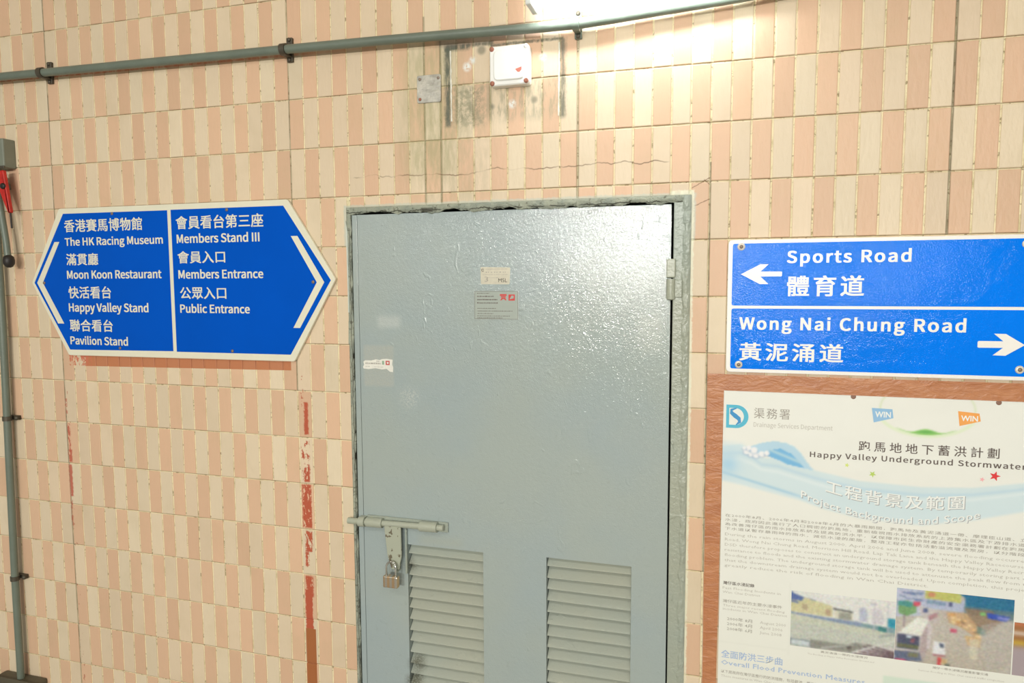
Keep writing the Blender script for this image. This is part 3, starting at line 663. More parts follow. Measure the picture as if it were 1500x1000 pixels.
for x, z in ((2.2809, 1.8788), (2.2810, 1.5738), (2.9118, 1.5795), (2.9118, 1.8740)):
    b_ = MB(); b_.lathe((x, -.0125, z), (0, -1, 0), [(0, .0098), (.0015, .0095), (.0026, .0060)], 18); o = b_.build('washer', M['bolthead'], sr)
    c_ = MB(); c_.lathe((x, -.0150, z), (0, -1, 0), [(0, .0050), (.0014, .0045), (.0022, .0020)], 12); q = c_.build('screw_head', M['rivet'], o); q.location = (0, 0, 0)

# ------------------------------------------------------------------ poster, its print and its tape
def soft(img, k):
    for _ in range(k):
        p = np.pad(img, ((1, 1), (1, 1), (0, 0)), mode='edge'); img = (p[1:-1, 1:-1] * 2 + p[:-2, 1:-1] + p[2:, 1:-1] + p[1:-1, :-2] + p[1:-1, 2:]) / 6
    return img
def inpoly(X, Y, pts):
    ins = np.zeros(X.shape, bool); n = len(pts)
    for i in range(n):
        x0, y0 = pts[i]; x1, y1 = pts[(i + 1) % n]
        if y0 == y1: continue
        c = ((y0 > Y) != (y1 > Y)) & (X < (x1 - x0) * (Y - y0) / (y1 - y0) + x0); ins ^= c
    return ins
def print_grid(name, x0, x1, z0, z1, step, paint, y, parent, blur=1, mat=None):
    nx = int((x1 - x0) / step) + 1; nz = int((z1 - z0) / step) + 1
    xs = np.linspace(x0, x1, nx); zs = np.linspace(z1, z0, nz); X, Z = np.meshgrid(xs, zs)
    img = soft(paint(X, Z), blur)
    V = np.stack([X, np.full_like(X, y), Z], -1).reshape(-1, 3)
    ii = np.arange(nz - 1)[:, None] * nx + np.arange(nx - 1)[None]; F = np.stack([ii + nx, ii + nx + 1, ii + 1, ii], -1).reshape(-1, 4)
    me = bpy.data.meshes.new(name); me.vertices.add(len(V)); me.vertices.foreach_set('co', V.ravel())
    me.loops.add(F.size); me.loops.foreach_set('vertex_index', F.ravel().astype(np.int32)); me.polygons.add(len(F)); me.polygons.foreach_set('loop_start', np.arange(0, F.size, 4, dtype=np.int32)); 
    me.update(calc_edges=True); me.validate()
    if blur > 2:
        rs = np.random.RandomState(3); img = soft(soft(img, 2) + soft(rs.normal(0, 17, img.shape[:2] + (1,)) + rs.normal(0, 9, img.shape), 2), 3)
        img = np.clip(img * .86 + 30, 0, 255)
    s = img / 255.0; L = np.where(s <= .04045, s / 12.92, ((s + .055) / 1.055) ** 2.4)
    at = me.color_attributes.new('Col', 'FLOAT_COLOR', 'POINT'); at.data.foreach_set('color', np.concatenate([L, np.ones(L.shape[:2] + (1,))], -1).reshape(-1).astype(np.float32))
    me.materials.append(mat or M['print']); o = bpy.data.objects.new(name, me); link(o, parent); o.location = (-parent.location.x, -parent.location.y, -parent.location.z); return o

PX0, PX1, PZ0, PZ1 = 2.2455, 3.18, .30, 1.5030; PY = -.0035
po = empty('poster', (2.7, 0, PZ0)); tag(po, 'white project information poster with blue wave and photos, taped to the wall', 'poster')
MB().prism(rect(PX0, PX1, PZ0, PZ1), PY + .0002, -.001).build('sheet', simple('poster_paper', (236, 236, 226), .4), po)

def smoothstep(a, b_, x): t_ = np.clip((x - a) / (b_ - a), 0, 1); return t_ * t_ * (3 - 2 * t_)
def lerp(img, f, c): f = f[..., None]; return img * (1 - f) + np.array(c, float) * f
wt = np.array([(2.24, 1.352), (2.29, 1.362), (2.32, 1.350), (2.345, 1.329), (2.385, 1.329), (2.425, 1.316), (2.475, 1.3035), (2.58, 1.2841), (2.72, 1.2792), (2.83, 1.2860), (2.94, 1.3064), (3.2, 1.372)])
wb = np.array([(2.24, 1.262), (2.30, 1.252), (2.3367, 1.2440), (2.4379, 1.2241), (2.50, 1.2050), (2.5847, 1.1884), (2.7243, 1.1835), (2.8349, 1.2060), (2.94, 1.2364), (3.2, 1.33)])
def paint_bg(X, Z):
    img = np.zeros(X.shape + (3,)) + np.array((236, 236, 228), float)
    img = lerp(img, smoothstep(1.1, .7, Z) * .4, (230, 230, 216))
    top = np.interp(X, wt[:, 0], wt[:, 1]); bot = np.interp(X, wb[:, 0], wb[:, 1])
    f = smoothstep(top + .003, top - .004, Z) * smoothstep(bot - .006, bot + .004, Z)
    v = (top - Z) / np.maximum(top - bot, .01)
    img = lerp(img, f * .85, (207, 226, 232))
    img = lerp(img, f * (.6 * np.exp(-((v - .22) / .05) ** 2)), (184, 212, 228))
    img = lerp(img, f * (.35 * np.exp(-((v - .38) / .05) ** 2)), (240, 244, 244))
    ln = smoothstep(2.50, 2.40, X) * np.exp(-((Z - (1.283 - (X - 2.246) * .26)) / .0035) ** 2); img = lerp(img, ln * .7, (150, 196, 224))
    # soft water mass at the left edge
    img = lerp(img, smoothstep(2.33, 2.25, X) * smoothstep(1.378, 1.350, Z) * smoothstep(1.25, 1.30, Z) * .55, (196, 222, 236))
    img = lerp(img, np.exp(-(((X - 2.262) / .02) ** 2 + ((Z - 1.305) / .022) ** 2)) * .5, (150, 200, 232))
    # breaking crest
    cr = [(2.309, 1.345), (2.318, 1.357), (2.344, 1.368), (2.375, 1.374), (2.402, 1.371), (2.424, 1.3625), (2.441, 1.345), (2.456, 1.322), (2.472, 1.303), (2.43, 1.310), (2.395, 1.322), (2.366, 1.3335), (2.345, 1.336), (2.325, 1.338)]
    ci = inpoly(X, Z, cr).astype(float)
    g_ = np.clip((1.374 - Z) / .06, 0, 1)
    img = lerp(img, ci * .9, (180, 214, 234))
    inner = inpoly(X, Z, [(2.35, 1.336), (2.362, 1.350), (2.39, 1.355), (2.415, 1.344), (2.435, 1.325), (2.448, 1.308), (2.41, 1.314), (2.38, 1.327)]).astype(float)
    img = lerp(img, inner * .85, (112, 180, 226))
    img = lerp(img, inner * np.exp(-((Z - (1.352 - (X - 2.36) * .38)) / .004) ** 2) * .7, (206, 226, 228))
    for (cx, cz, r) in ((2.306, 1.342, .009), (2.318, 1.335, .008), (2.330, 1.3335, .009), (2.344, 1.338, .009), (2.357, 1.341, .008), (2.312, 1.352, .008), (2.325, 1.347, .010), (2.300, 1.351, .006)):
        d = np.hypot(X - cx, Z - cz); img = lerp(img, smoothstep(r, r - .003, d), (240, 240, 242)); 
        img = lerp(img, np.exp(-((d - r) / .0015) ** 2) * (Z < cz) * .5, (150, 170, 200))
    # emblem: green mound on a pale ring (the figures on it are left out)
    cx, cz = 2.7245, 1.475
    d = np.hypot((X - cx) / 1.62, Z - cz)
    img = lerp(img, smoothstep(.073, .070, d) * smoothstep(.064, .067, d) * smoothstep(1.452, 1.44, Z) * .55, (218, 236, 190))
    img = lerp(img, np.exp(-((d - .064) / .0012) ** 2) * (Z > 1.462) * .45, (190, 214, 150))
    mound = smoothstep(.066, .063, d) * smoothstep(1.4225 + .004 * np.cos((X - cx) * 90), 1.4195 + .004 * np.cos((X - cx) * 90), Z)
    img = lerp(img, mound, (150, 206, 110)); img = lerp(img, mound * np.exp(-(((X - cx) / .02) ** 2 + ((Z - 1.418) / .004) ** 2)) * .8, (92, 168, 84))
    img = lerp(img, mound * smoothstep(1.416, 1.408, Z) * .5, (120, 190, 80))
    # green map panel further down
    mp = smoothstep(2.650, 2.655, X) * smoothstep(.782, .776, Z); img = lerp(img, mp * .7, (206, 226, 206))
    img = lerp(img, mp * np.exp(-(((X - 2.78) / .08) ** 2 + ((Z - .74) / .03) ** 2)) * .5, (190, 214, 232))
    # faint panel edges
    img = lerp(img, np.exp(-((Z - .812) / .0012) ** 2) * (X < 2.42) * .25, (200, 200, 190)); img = lerp(img, np.exp(-((X - 2.424) / .0012) ** 2) * (Z < 1.0) * (Z > .80) * .25, (205, 205, 196))
    return img
print_grid('printed_background', PX0 + .0004, PX1 - .0004, PZ0 + .0004, PZ1 - .0004, .0026, paint_bg, PY - .0001, po, 1)

def photo_a(X, Z):
    u = (X - 2.4275) / (2.6755 - 2.4275); v = (.978 - Z) / (.978 - .8270)
    img = np.zeros(X.shape + (3,)) + np.array((226, 226, 222), float)
    P = lambda pts, c, a=1.0: lerp(img, inpoly(u, v, pts).astype(float) * a, c)
    img = P([(0, .40), (1, .47), (1, 1), (0, 1)], (196, 200, 180))
    img = P([(0, .55), (.6, .62), (1, .60), (1, .85), (0, .9)], (188, 192, 184), .7)
    img = P([(0, 0), (.03, .05), (.12, .10), (.24, .13), (.22, .20), (.10, .17), (0, .16)], (74, 96, 160))
    img = P([(0, .16), (.10, .17), (.13, .10), (.2, .13), (.4, .2), (.41, .40), (0, .38)], (206, 200, 152))
    img = P([(0, .17), (.07, .18), (.07, .22), (0, .21)], (96, 112, 152)); img = P([(.11, .21), (.16, .22), (.16, .33), (.11, .32)], (176, 160, 130)); img = P([(.34, .27), (.39, .28), (.39, .38), (.34, .37)], (180, 150, 120))
    img = P([(.42, .24), (.60, .26), (.60, .43), (.42, .41)], (214, 210, 190)); img = P([(.41, .23), (.60, .255), (.60, .285), (.41, .26)], (84, 84, 84)); img = P([(.47, .29), (.59, .30), (.59, .42), (.47, .41)], (150, 152, 138))
    img = P([(.66, .18), (.71, .16), (.74, .25), (.74, .42), (.66, .40)], (170, 178, 200), .8); img = P([(.78, .17), (.86, .16), (.90, .35), (.88, .43), (.78, .42)], (204, 198, 206), .8)
    img = P([(.0, .38), (.3, .41), (.66, .43), (.85, .49), (.85, .53), (.5, .49), (.3, .46), (0, .41)], (116, 136, 172), .9)
    img = P([(.68, .44), (1, .47), (1, .56), (.85, .54), (.68, .50)], (120, 152, 160)); img = P([(.84, .46), (.92, .48), (.92, .56), (.84, .54)], (50, 120, 120)); img = P([(.93, .30), (1, .31), (1, .47), (.93, .45)], (30, 138, 168))
    img = P([(.85, .62), (1, .56), (1, .60), (.85, .66)], (150, 160, 158)); img = P([(.20, .84), (.55, .86), (.64, .80), (.9, .86), (1, .92), (1, 1), (.2, 1)], (136, 136, 126))
    img = P([(0, .86), (.20, .87), (.20, .985), (0, .98)], (120, 132, 140)); img = P([(.01, .88), (.19, .89), (.19, .975), (.01, .97)], (200, 210, 214))
    img = P([(.72, .87), (.95, .80), (1, .82), (1, 1), (.6, 1)], (206, 198, 200))
    for k in range(5): a = .62 + k * .03; img = P([(a, .98 - k * .045), (1, .90 - k * .03 + .10), (1, .935 - k * .03 + .10), (a, 1.0 - k * .045)], (98, 78, 82))
    img = P([(.55, .88), (.60, .86), (.60, .93), (.56, .94)], (90, 84, 80)); img = P([(.3, .96), (.62, .84), (.62, .855), (.31, .985)], (178, 180, 178)); img = P([(.6, .97), (1, .68), (1, .70), (.62, .99)], (214, 214, 210))
    img = P([(.765, .08), (.82, .075), (.82, .1), (.765, .1)], (140, 140, 180), .7)
    for a in (.80, .925): img = P([(a, .03), (a + .008, .03), (a + .008, .60), (a, .60)], (190, 190, 196), .7)
    return img
print_grid('printed_photo', 2.4275, 2.6752, .8270, .9780, .0014, photo_a, PY - .0003, po, 3)

def photo_b(X, Z):
    u = (X - 2.6758) / (2.9325 - 2.6758); v = (1.0155 - Z) / (1.0155 - .8265); px = 285 + u * 1112; py = 65 + 120 * u + v * (665 + 50 * u)
    img = np.zeros(X.shape + (3,)) + np.array((188, 180, 168), float)
    img = lerp(img, smoothstep(450, 800, py) * .5, (176, 164, 146))
    P = lambda pts, c, a=1.0: lerp(img, inpoly(px, py, pts).astype(float) * a, c)
    img = P([(280, 50), (570, 80), (570, 330), (280, 330)], (186, 192, 214))
    r = random.Random(4)
    for k in range(16): x = r.uniform(300, 520); y_ = r.uniform(90, 190); img = P([(x, y_), (x + 60, y_ + 14), (x + 58, y_ + 26), (x - 2, y_ + 12)], (92, 112, 160), .75)
    img = P([(560, 90), (900, 130), (900, 215), (560, 165)], (190, 190, 96)); img = P([(590, 110), (660, 118), (655, 160), (595, 150)], (206, 110, 92), .8)
    img = P([(560, 165), (900, 215), (940, 170), (940, 300), (560, 260)], (176, 184, 212)); img = P([(790, 205), (825, 208), (825, 250), (790, 245)], (56, 62, 110)); img = P([(580, 180), (760, 205), (760, 240), (580, 215)], (98, 130, 160), .7)
    img = P([(890, 130), (1400, 185), (1400, 330), (940, 290), (945, 170)], (24, 100, 142)); img = P([(940, 240), (1400, 300), (1400, 400), (940, 310)], (84, 112, 118), .8)
    img = P([(940, 260), (1200, 290), (1290, 400), (1150, 500), (1000, 400)], (136, 108, 84), .85); img = P([(770, 300), (960, 310), (1110, 480), (1080, 560), (930, 450), (800, 400)], (196, 154, 108), .85)
    for k in range(18): x = r.uniform(790, 1090); y_ = 310 + (x - 790) * .6 + r.uniform(-30, 50); img = P([(x, y_), (x + 40, y_ + 12), (x + 34, y_ + 34), (x - 6, y_ + 22)], r.choice([(232, 190, 120), (214, 150, 80), (240, 214, 160), (120, 96, 74)]), .8)
    img = P([(1060, 430), (1150, 470), (1140, 530), (1070, 500)], (84, 128, 122), .7); img = P([(950, 520), (1110, 540), (1100, 640), (990, 620)], (214, 168, 108), .7); img = P([(1000, 560), (1090, 560), (1080, 760), (1010, 740)], (212, 204, 180), .7)
    img = P([(1090, 300), (1140, 305), (1140, 340), (1090, 330)], (110, 186, 96)); img = P([(1150, 305), (1370, 350), (1330, 395), (1160, 360)], (34, 66, 172)); img = P([(1250, 340), (1360, 360), (1350, 385), (1250, 365)], (150, 150, 220), .8)
    img = P([(300, 190), (400, 185), (480, 240), (480, 300), (390, 330), (310, 300)], (108, 156, 96)); img = P([(300, 185), (450, 200), (440, 250), (300, 225)], (44, 132, 152), .7); img = P([(455, 195), (520, 200), (515, 240), (455, 235)], (206, 62, 84))
    img = P([(500, 230), (690, 280), (690, 390), (600, 380), (520, 310)], (196, 188, 190), .9); img = P([(550, 260), (590, 262), (590, 300), (550, 295)], (66, 80, 130)); img = P([(600, 330), (690, 300), (690, 340), (610, 380)], (168, 110, 120), .8)
    img = P([(360, 310), (372, 310), (372, 430), (360, 430)], (130, 110, 120))
    img = P([(535, 520), (612, 375), (620, 640), (560, 755), (530, 700)], (176, 158, 158)); img = P([(600, 390), (640, 430), (630, 640), (600, 640)], (206, 196, 200), .8)
    img = P([(318, 480), (500, 338), (612, 368), (536, 522)], (230, 232, 222))
    img = P([(295, 475), (540, 515), (530, 665), (290, 635)], (206, 200, 200)); img = P([(308, 488), (528, 524), (520, 652), (303, 620)], (66, 70, 96)); img = P([(310, 580), (520, 610), (518, 645), (308, 612)], (96, 100, 62), .9); img = P([(395, 508), (450, 515), (448, 540), (396, 532)], (206, 220, 230)); img = P([(440, 540), (480, 545), (478, 585), (440, 578)], (140, 80, 88))
    img = P([(285, 645), (530, 672), (560, 760), (280, 735)], (86, 96, 124)); img = P([(420, 672), (520, 680), (520, 720), (420, 712)], (120, 116, 70), .8); img = P([(290, 722), (380, 730), (430, 765), (290, 745)], (206, 70, 110)); img = P([(262, 690), (290, 690), (290, 715), (265, 712)], (236, 230, 230))
    img = P([(660, 570), (770, 585), (782, 720), (655, 705)], (226, 226, 230)); img = P([(715, 585), (765, 600), (765, 640), (725, 630)], (76, 86, 110)); img = P([(660, 690), (780, 706), (778, 722), (658, 706)], (160, 84, 92))
    img = P([(706, 722), (742, 726), (740, 800), (706, 800)], (208, 60, 66)); img = P([(742, 736), (800, 742), (796, 790), (742, 790)], (206, 170, 110), .8); img = P([(780, 785), (830, 790), (826, 812), (780, 808)], (96, 100, 90)); img = P([(815, 450), (880, 460), (875, 495), (820, 488)], (196, 74, 106))
    img = P([(1100, 420), (1400, 380), (1400, 900), (1180, 900)], (178, 172, 164), .5)
    return img
print_grid('printed_photo', 2.6758, 2.9325, .8265, 1.0155, .0014, photo_b, PY - .0003, po, 3)
def photo_c(X, Z):
    v = (.96 - Z) / (.96 - .826); img = np.zeros(X.shape + (3,)) + np.array((170, 156, 160), float)
    img = lerp(img, smoothstep(.55, .3, v), (160, 110, 70)); img = lerp(img, np.exp(-((v - .38) / .05) ** 2) * .8, (206, 176, 60)); img = lerp(img, np.exp(-((v - .03) / .04) ** 2), (196, 120, 84)); img = lerp(img, np.exp(-((v - .2) / .04) ** 2) * .8, (226, 216, 206)); return img
print_grid('printed_photo', 2.9350, 3.150, .8260, .9600, .004, photo_c, PY - .0003, po, 1)

TY = PY - .0006
# department mark and name
lg = MB(); R_ = .0310; pts = [(2.2530, 1.4035), (2.2530, 1.4655)]
o_ = [(2.2780 + R_ * math.sin(q), 1.4345 + R_ * math.cos(q)) for q in [math.pi * k / 16 for k in range(17)]]
i_ = [(2.2760 + .0215 * math.sin(q), 1.4345 + .0225 * math.cos(q)) for q in [math.pi * k / 16 for k in range(17)]]
outer = [(2.2530, 1.4655)] + o_ + [(2.2530, 1.4035)]; inner = [(2.2605, 1.4570)] + i_ + [(2.2605, 1.4120)]
n = len(outer); lg.add([(x, TY, z) for x, z in outer] + [(x, TY, z) for x, z in inner], [(k, (k + 1) % n, n + (k + 1) % n, n + k) for k in range(n)]); lg.build('department_mark', M['inkcyan'], po)
sp = [(2.2800, 1.4575), (2.2660, 1.4520), (2.2665, 1.4440), (2.2760, 1.4360), (2.2850, 1.4290), (2.2870, 1.4200), (2.2780, 1.4120)]
wd = [.001, .0035, .0048, .0058, .0052, .0040, .001]
vs = []; 
for k, (x, z) in enumerate(sp):
    a = Vector(sp[max(k - 1, 0)]); c_ = Vector(sp[min(k + 1, 6)]); d_ = (c_ - a).normalized(); nn = Vector((-d_.y, d_.x)) * wd[k]; vs += [(x + nn.x, TY - .0001, z + nn.y), (x - nn.x, TY - .0001, z - nn.y)]
MB().add(vs, [(2 * k, 2 * k + 1, 2 * k + 3, 2 * k + 2) for k in range(6)]).build('department_mark', M['inkcyand'], po)
lettering('渠務署', 2.3225, 2.4105, 1.4325, 1.4600, TY, M['inkmid'], po, bold=-.004, spacing=1.25, cjk=True)
lettering('Drainage Services Department', 2.3222, 2.5130, 1.4098, 1.4215, TY, M['inkgrey'], po, bold=0)
lettering('跑馬地地下蓄洪計劃', 2.5747, 2.8835, 1.3615, 1.3870, TY, M['inkdark'], po, bold=0.01, spacing=1.5, cjk=True)
lettering('Happy Valley Underground Stormwater Storage Scheme', 2.4613, 3.145, 1.3385, 1.3520, TY, M['inkdark'], po, bold=.03, spacing=1.06)
# flags
MB().flat([(2.6015, 1.4725), (2.6480, 1.4712), (2.6510, 1.4490), (2.6070, 1.4360)], TY).build('flag', M['inkflagb'], po)
MB().flat([(2.7915, 1.4735), (2.8370, 1.4695), (2.8405, 1.4505), (2.7960, 1.4370)], TY).build('flag', M['inkflago'], po)
lettering('WIN', 2.6095, 2.6450, 1.4500, 1.4640, TY - .0002, M['inkwhite'], po, bold=.03, name='flag_word')
lettering('WIN', 2.7985, 2.8345, 1.4500, 1.4630, TY - .0002, M['inkwhite'], po, bold=.03, name='flag_word')
def star(cx, cz, r, rot, mat):
    MB().flat([(cx + (r if k % 2 == 0 else r * .42) * math.sin(rot + math.pi * k / 5), cz + (r if k % 2 == 0 else r * .42) * math.cos(rot + math.pi * k / 5)) for k in range(10)], TY).build('star', mat, po)
star(2.5493, 1.3226, .0062, .2, M['inkyel']); star(2.609, 1.3036, .0088, .5, M['inklime']); star(2.8500, 1.3083, .0062, .3, M['inkpink']); star(2.8763, 1.3184, .0125, .25, M['inkred'])
wq = lambda xs: .033 * ((xs - 2.672) / .19) ** 2
wc = lambda xs: .020 * ((xs - 2.672) / .17) ** 2 + .006 * (2.672 - xs) / .17
for dx, dz, dy, mt in ((.0016, -.0014, 0, 'inkshadow'), (0, 0, -.0002, 'inkwhite')):
    lettering('工程背景及範圍', 2.5010 + dx, 2.8155 + dx, 1.2225 + dz, 1.2570 + dz, TY + dy, M[mt], po, bold=.014, spacing=1.2, cjk=True, warp=wc, name='heading')
    lettering('Project Background and Scope', 2.4430 + dx, 2.8495 + dx, 1.1830 + dz, 1.2010 + dz, TY + dy, M[mt], po, bold=.012, spacing=1.08, warp=wq, name='heading')
# body text
cn = ['在2000年8月、2006年4月和2008年6月的大暴雨期間，跑馬地及黃泥涌道一帶、摩理臣山道、立德里、跑馬地馬場和遊樂場',
      '水浸，政府因此進行了人口稠密的跑馬地，重新檢視雨水排放系統的上游集水區及下游排水道的排洪能力，研究改善方法',
      '為改善灣仔區的雨水排放系統及提高防洪水平，以保障市民生命財產的安全渠務署計劃在跑馬地遊樂場地底興建大型蓄洪',
      '下水道以暫存暴雨時的雨水，減低水浸的風險，整項工程亦包括活動溢流堰及泵房，以分階段施工，完成後可應付暴雨的']
for k, s_ in enumerate(cn): lettering(s_, 2.2560, 3.150, 1.1615 - k * .0120, 1.1700 - k * .0120, TY, M['inkmid'], po, bold=.0, spacing=1.15, cjk=True, res=1, name='body_text')
en = ['During the rain storms in August 2000, April 2006 and June 2008, severe flooding occurred in areas of Happy Valley,',
      'Road, Wong Nai Chung Road, Morrison Hill Road, Lap Tak Lane and the Happy Valley Racecourse and the Recreation Ground.',
      'DSD therefore proposes to construct an underground storage tank beneath the Happy Valley Recreation Ground to reduce the',
      'resistance to floods and the existing stormwater drainage system. By temporarily storing part of the stormwater collected',
      'flooding problem. The underground storage tank will be used to attenuate the peak flow from the upstream catchment so',
      'that the downstream drainage system would not be overloaded. Upon completion, this project will significantly alleviate',
      'greatly reduce the risk of flooding in Wan Chai District.']
ends = [3.150, 3.150, 3.150, 3.150, 3.145, 3.150, 2.745]
for k, s_ in enumerate(en): lettering(s_, 2.2565, ends[k], 1.1105 - k * .01435, 1.1180 - k * .01435, TY, M['inkgrey'], po, bold=-.004, res=1, name='body_text')
def tl(s_, x0, x1, zb, zt, mt, cjk=False, bold=0.0): lettering(s_, x0, x1, zb, zt, TY, M[mt], po, bold=bold, cjk=cjk, res=1, name='side_text')
tl('灣仔區水浸記錄', 2.2545, 2.3345, .9740, .9835, 'inkdark', True, .01)
tl('Past Flooding Incidents in', 2.2535, 2.4010, .9615, .9680, 'inkgrey'); tl('Wan Chai District', 2.2535, 2.3500, .9500, .9565, 'inkgrey')
tl('灣仔區近年的主要水浸事件', 2.2546, 2.4050, .9235, .9325, 'inkmid', True)
tl('Three major recent flooding', 2.2550, 2.4120, .9130, .9190, 'inkgrey'); tl('incidents in Wan Chai District', 2.2550, 2.4180, .9030, .9090, 'inkgrey')
for k, (a, b_) in enumerate((('2000年 8月', 'August 2000'), ('2006年 4月', 'April 2006'), ('2008年 6月', 'June 2008'))):
    tl(a, 2.2670, 2.3310, .8745 - k * .0140, .8845 - k * .0140, 'inkmid', True); tl(b_, 2.3510, (2.4160, 2.4080, 2.4060)[k], .8760 - k * .0140, .8835 - k * .0140, 'inkgrey')
tl('全面防洪三步曲', 2.2535, 2.4100, .7680, .7895, 'inkblue', True, .012)
tl('Overall Flood Prevention Measures', 2.2538, 2.6104, .7480, .7610, 'inkblue', False, .008)
tl('以下是政府在灣仔區推行的防洪措施，包括截流、蓄洪及疏浚', 2.2543, 2.520, .7240, .7335, 'inkmid', True)
tl('These measures in Wan Chai comprise interception, storage and', 2.2543, 2.540, .7130, .7195, 'inkgrey')
tl('黃泥涌道一帶的水浸情況', 2.5026, 2.615, .8175, .8235, 'inkmid', True); tl('The flooding at Happy Valley Recreation Ground and', 2.471, 2.630, .8090, .8130, 'inkgrey')
tl('灣仔一帶水浸情況嚴重影響交通', 2.7632, 2.885, .8150, .8215, 'inkmid', True); tl('Serious flooding in Wan Chai caused traffic congestion', 2.7318, 2.920, .8045, .8090, 'inkgrey')
# eyelets of the poster
for x, z in ((2.5585, 1.4990), (2.8764, 1.4980)):
    MB().lathe((x, PY, z), (0, -1, 0), [(0, .0062), (.0008, .0058), (.0010, .0045)], 18).build('eyelet', simple('eyelet_brown', (140, 104, 86), .5), po)
# tape: strips that hold the poster
def tape(pts, y, label, nx=40):
    """pts: four corners (x,z) counter-clockwise, long side first; slightly crumpled strip"""
    vs = []; fs = []; A, B, C, D = [Vector(p) for p in pts]
    nv = 4
    for i in range(nx + 1):
        for j in range(nv + 1):
            u, v = i / nx, j / nv; q = A.lerp(B, u).lerp(D.lerp(C, u), v)
            vs.append((q.x, y - .0006 * abs(noise.noise(Vector((q.x * 60, q.y * 60, 3)))), q.y))
    nb = len(vs)
    for i in range(nx):
        for j in range(nv): k = i * (nv + 1) + j; fs.append((k, k + nv + 1, k + nv + 2, k + 1))
    for (x, _, z) in list(vs): vs.append((x, y + .0004, z))
    for i in range(nx):
        for j, s_ in ((0, 1), (nv, -1)):
            k = i * (nv + 1) + j; f = (k, nb + k, nb + k + nv + 1, k + nv + 1); fs.append(f if s_ > 0 else f[::-1])
    for i in (0, nx):
        for j in range(nv): k = i * (nv + 1) + j; f = (k, k + 1, nb + k + 1, nb + k); fs.append(f)
    o = mesh_obj('packing_tape', vs, fs, M['tape']); tag(o, label, 'tape'); return o
tape([(2.2035, 1.5030), (3.22, 1.5015), (3.22, 1.5460), (2.2030, 1.5465)], -.0052, 'brown packing tape strip along the top edge of the poster', 120)
tape([(2.2060, .27), (2.2385, .27), (2.2460, 1.510), (2.2030, 1.510)], -.0046, 'brown packing tape strip down the left edge of the poster', 8)
tp = tape([(2.2030, 1.527), (2.236, 1.500), (2.262, 1.524), (2.235, 1.5475)], -.0062, 'short crumpled brown tape piece over the top left poster corner', 12)

# ------------------------------------------------------------------ junction box with round corners above the door
jb = empty('junction_box', (1.664, 0, 2.33)); tag(jb, 'square white plastic junction box with rusty corner screws above the door', 'junction box')
MB().prism(roundpoly(rect(1.6080, 1.7200, 2.3300, 2.4360), .010, 5), -.030, .0, .003).build('box_base', M['plastic'], jb)
MB().prism(roundpoly(rect(1.6200, 1.7080, 2.3420, 2.4245), .016, 5), -.0355, -.0295, .003).build('box_lid', M['plastic'], jb)
for x, z, mt in ((1.6150, 2.4285, 'rust'), (1.7125, 2.4290, 'plastic'), (1.6160, 2.3370, 'rust'), (1.7125, 2.3378, 'rust')):
    MB().lathe((x, -.0290, z), (0, -1, 0), [(0, .0068), (.003, .0064), (.0045, .0030)], 16).build('corner_screw', M[mt], jb)
MB().flat([(1.6830, 2.3690), (1.7010, 2.3745), (1.7010, 2.3660), (1.6950, 2.3600), (1.6900, 2.3610)], -.0357).build('torn_patch', simple('torn_red_patch', (214, 128, 112), .7), jb)
# dull square plate left of it
cp = empty('fixing_plate', (1.418, 0, 2.305)); tag(cp, 'dull scratched square fixing plate on the tiles left of the white junction box', 'plate')
MB().prism(roundpoly(rect(1.3785, 1.4525, 2.3070, 2.3850), .006, 3), -.004, .0, .001).build('plate', M['acryl'], cp)
for x, z in ((1.3880, 2.3740), (1.3880, 2.3180), (1.4450, 2.3740)):
    MB().lathe((x, -.004, z), (0, -1, 0), [(0, .0045), (.0015, .004), (.002, .002)], 12).build('screw_head', M['rust' if z < 2.32 else 'rivet'], cp)

# ------------------------------------------------------------------ conduits
cpth = [(-.95, 2.5150), (-.1577, 2.5026), (.0395, 2.4994), (.50, 2.4935), (.9705, 2.4872), (1.2895, 2.4820), (1.5784, 2.4752), (1.72, 2.4705), (1.8634, 2.4685), (1.95, 2.4725), (2.0406, 2.4780), (2.14, 2.4835), (2.2408, 2.4890), (2.6, 2.515), (3.95, 2.65)]
def cz_at(x): 
    for (a, za), (b_, zb) in zip(cpth, cpth[1:]):
        if a <= x <= b_: return za + (zb - za) * (x - a) / (b_ - a)
cn_ = empty('conduit', (0, 0, 2.5)); tag(cn_, 'long grey painted conduit running across the top of the tiled wall', 'conduit')
MB().tube([(x, -.038, z) for x, z in cpth], .0130, 20).build('pipe', M['conduit'], cn_)
for x in (.0250, .9640, 1.8520, 3.0):
    z = cz_at(x); s_ = MB()
    s_.tube([(x - .009, -.038, z), (x + .009, -.038, z)], .0175, 18)
    s_.box(x - .008, x + .008, -.040, -.0004, z + .0115, z + .0155, .001); s_.box(x - .008, x + .008, -.040, -.0004, z - .0165, z - .0115, .001); s_.box(x - .010, x + .010, -.010, -.0004, z - .0280, z + .0440, .002)
    sd = s_.build('saddle_clamp', M['clamp'] if x < 1.5 else M['conduit'], cn_)
    for dz in (.037, -.022):
        b_ = MB(); b_.lathe((x, -.009, z + dz), (0, -1, 0), [(0, .0065), (.004, .006), (.006, .003)], 10); q = b_.build('clamp_screw', M['clamp'], sd); q.location = (0, 0, 0)
vc = empty('conduit', (-.25, 0, .3)); tag(vc, 'grey painted vertical conduit at the left edge above a dark box', 'conduit')
MB().tube([(-.2560, -.030, .318), (-.2530, -.030, .71), (-.2440, -.030, 1.15), (-.2400, -.030, 1.31), (-.2330, -.030, 1.64), (-.2300, -.030, 2.0), (-.2300, -.030, 2.2)], .0122, 20).build('pipe', M['conduit'], vc)
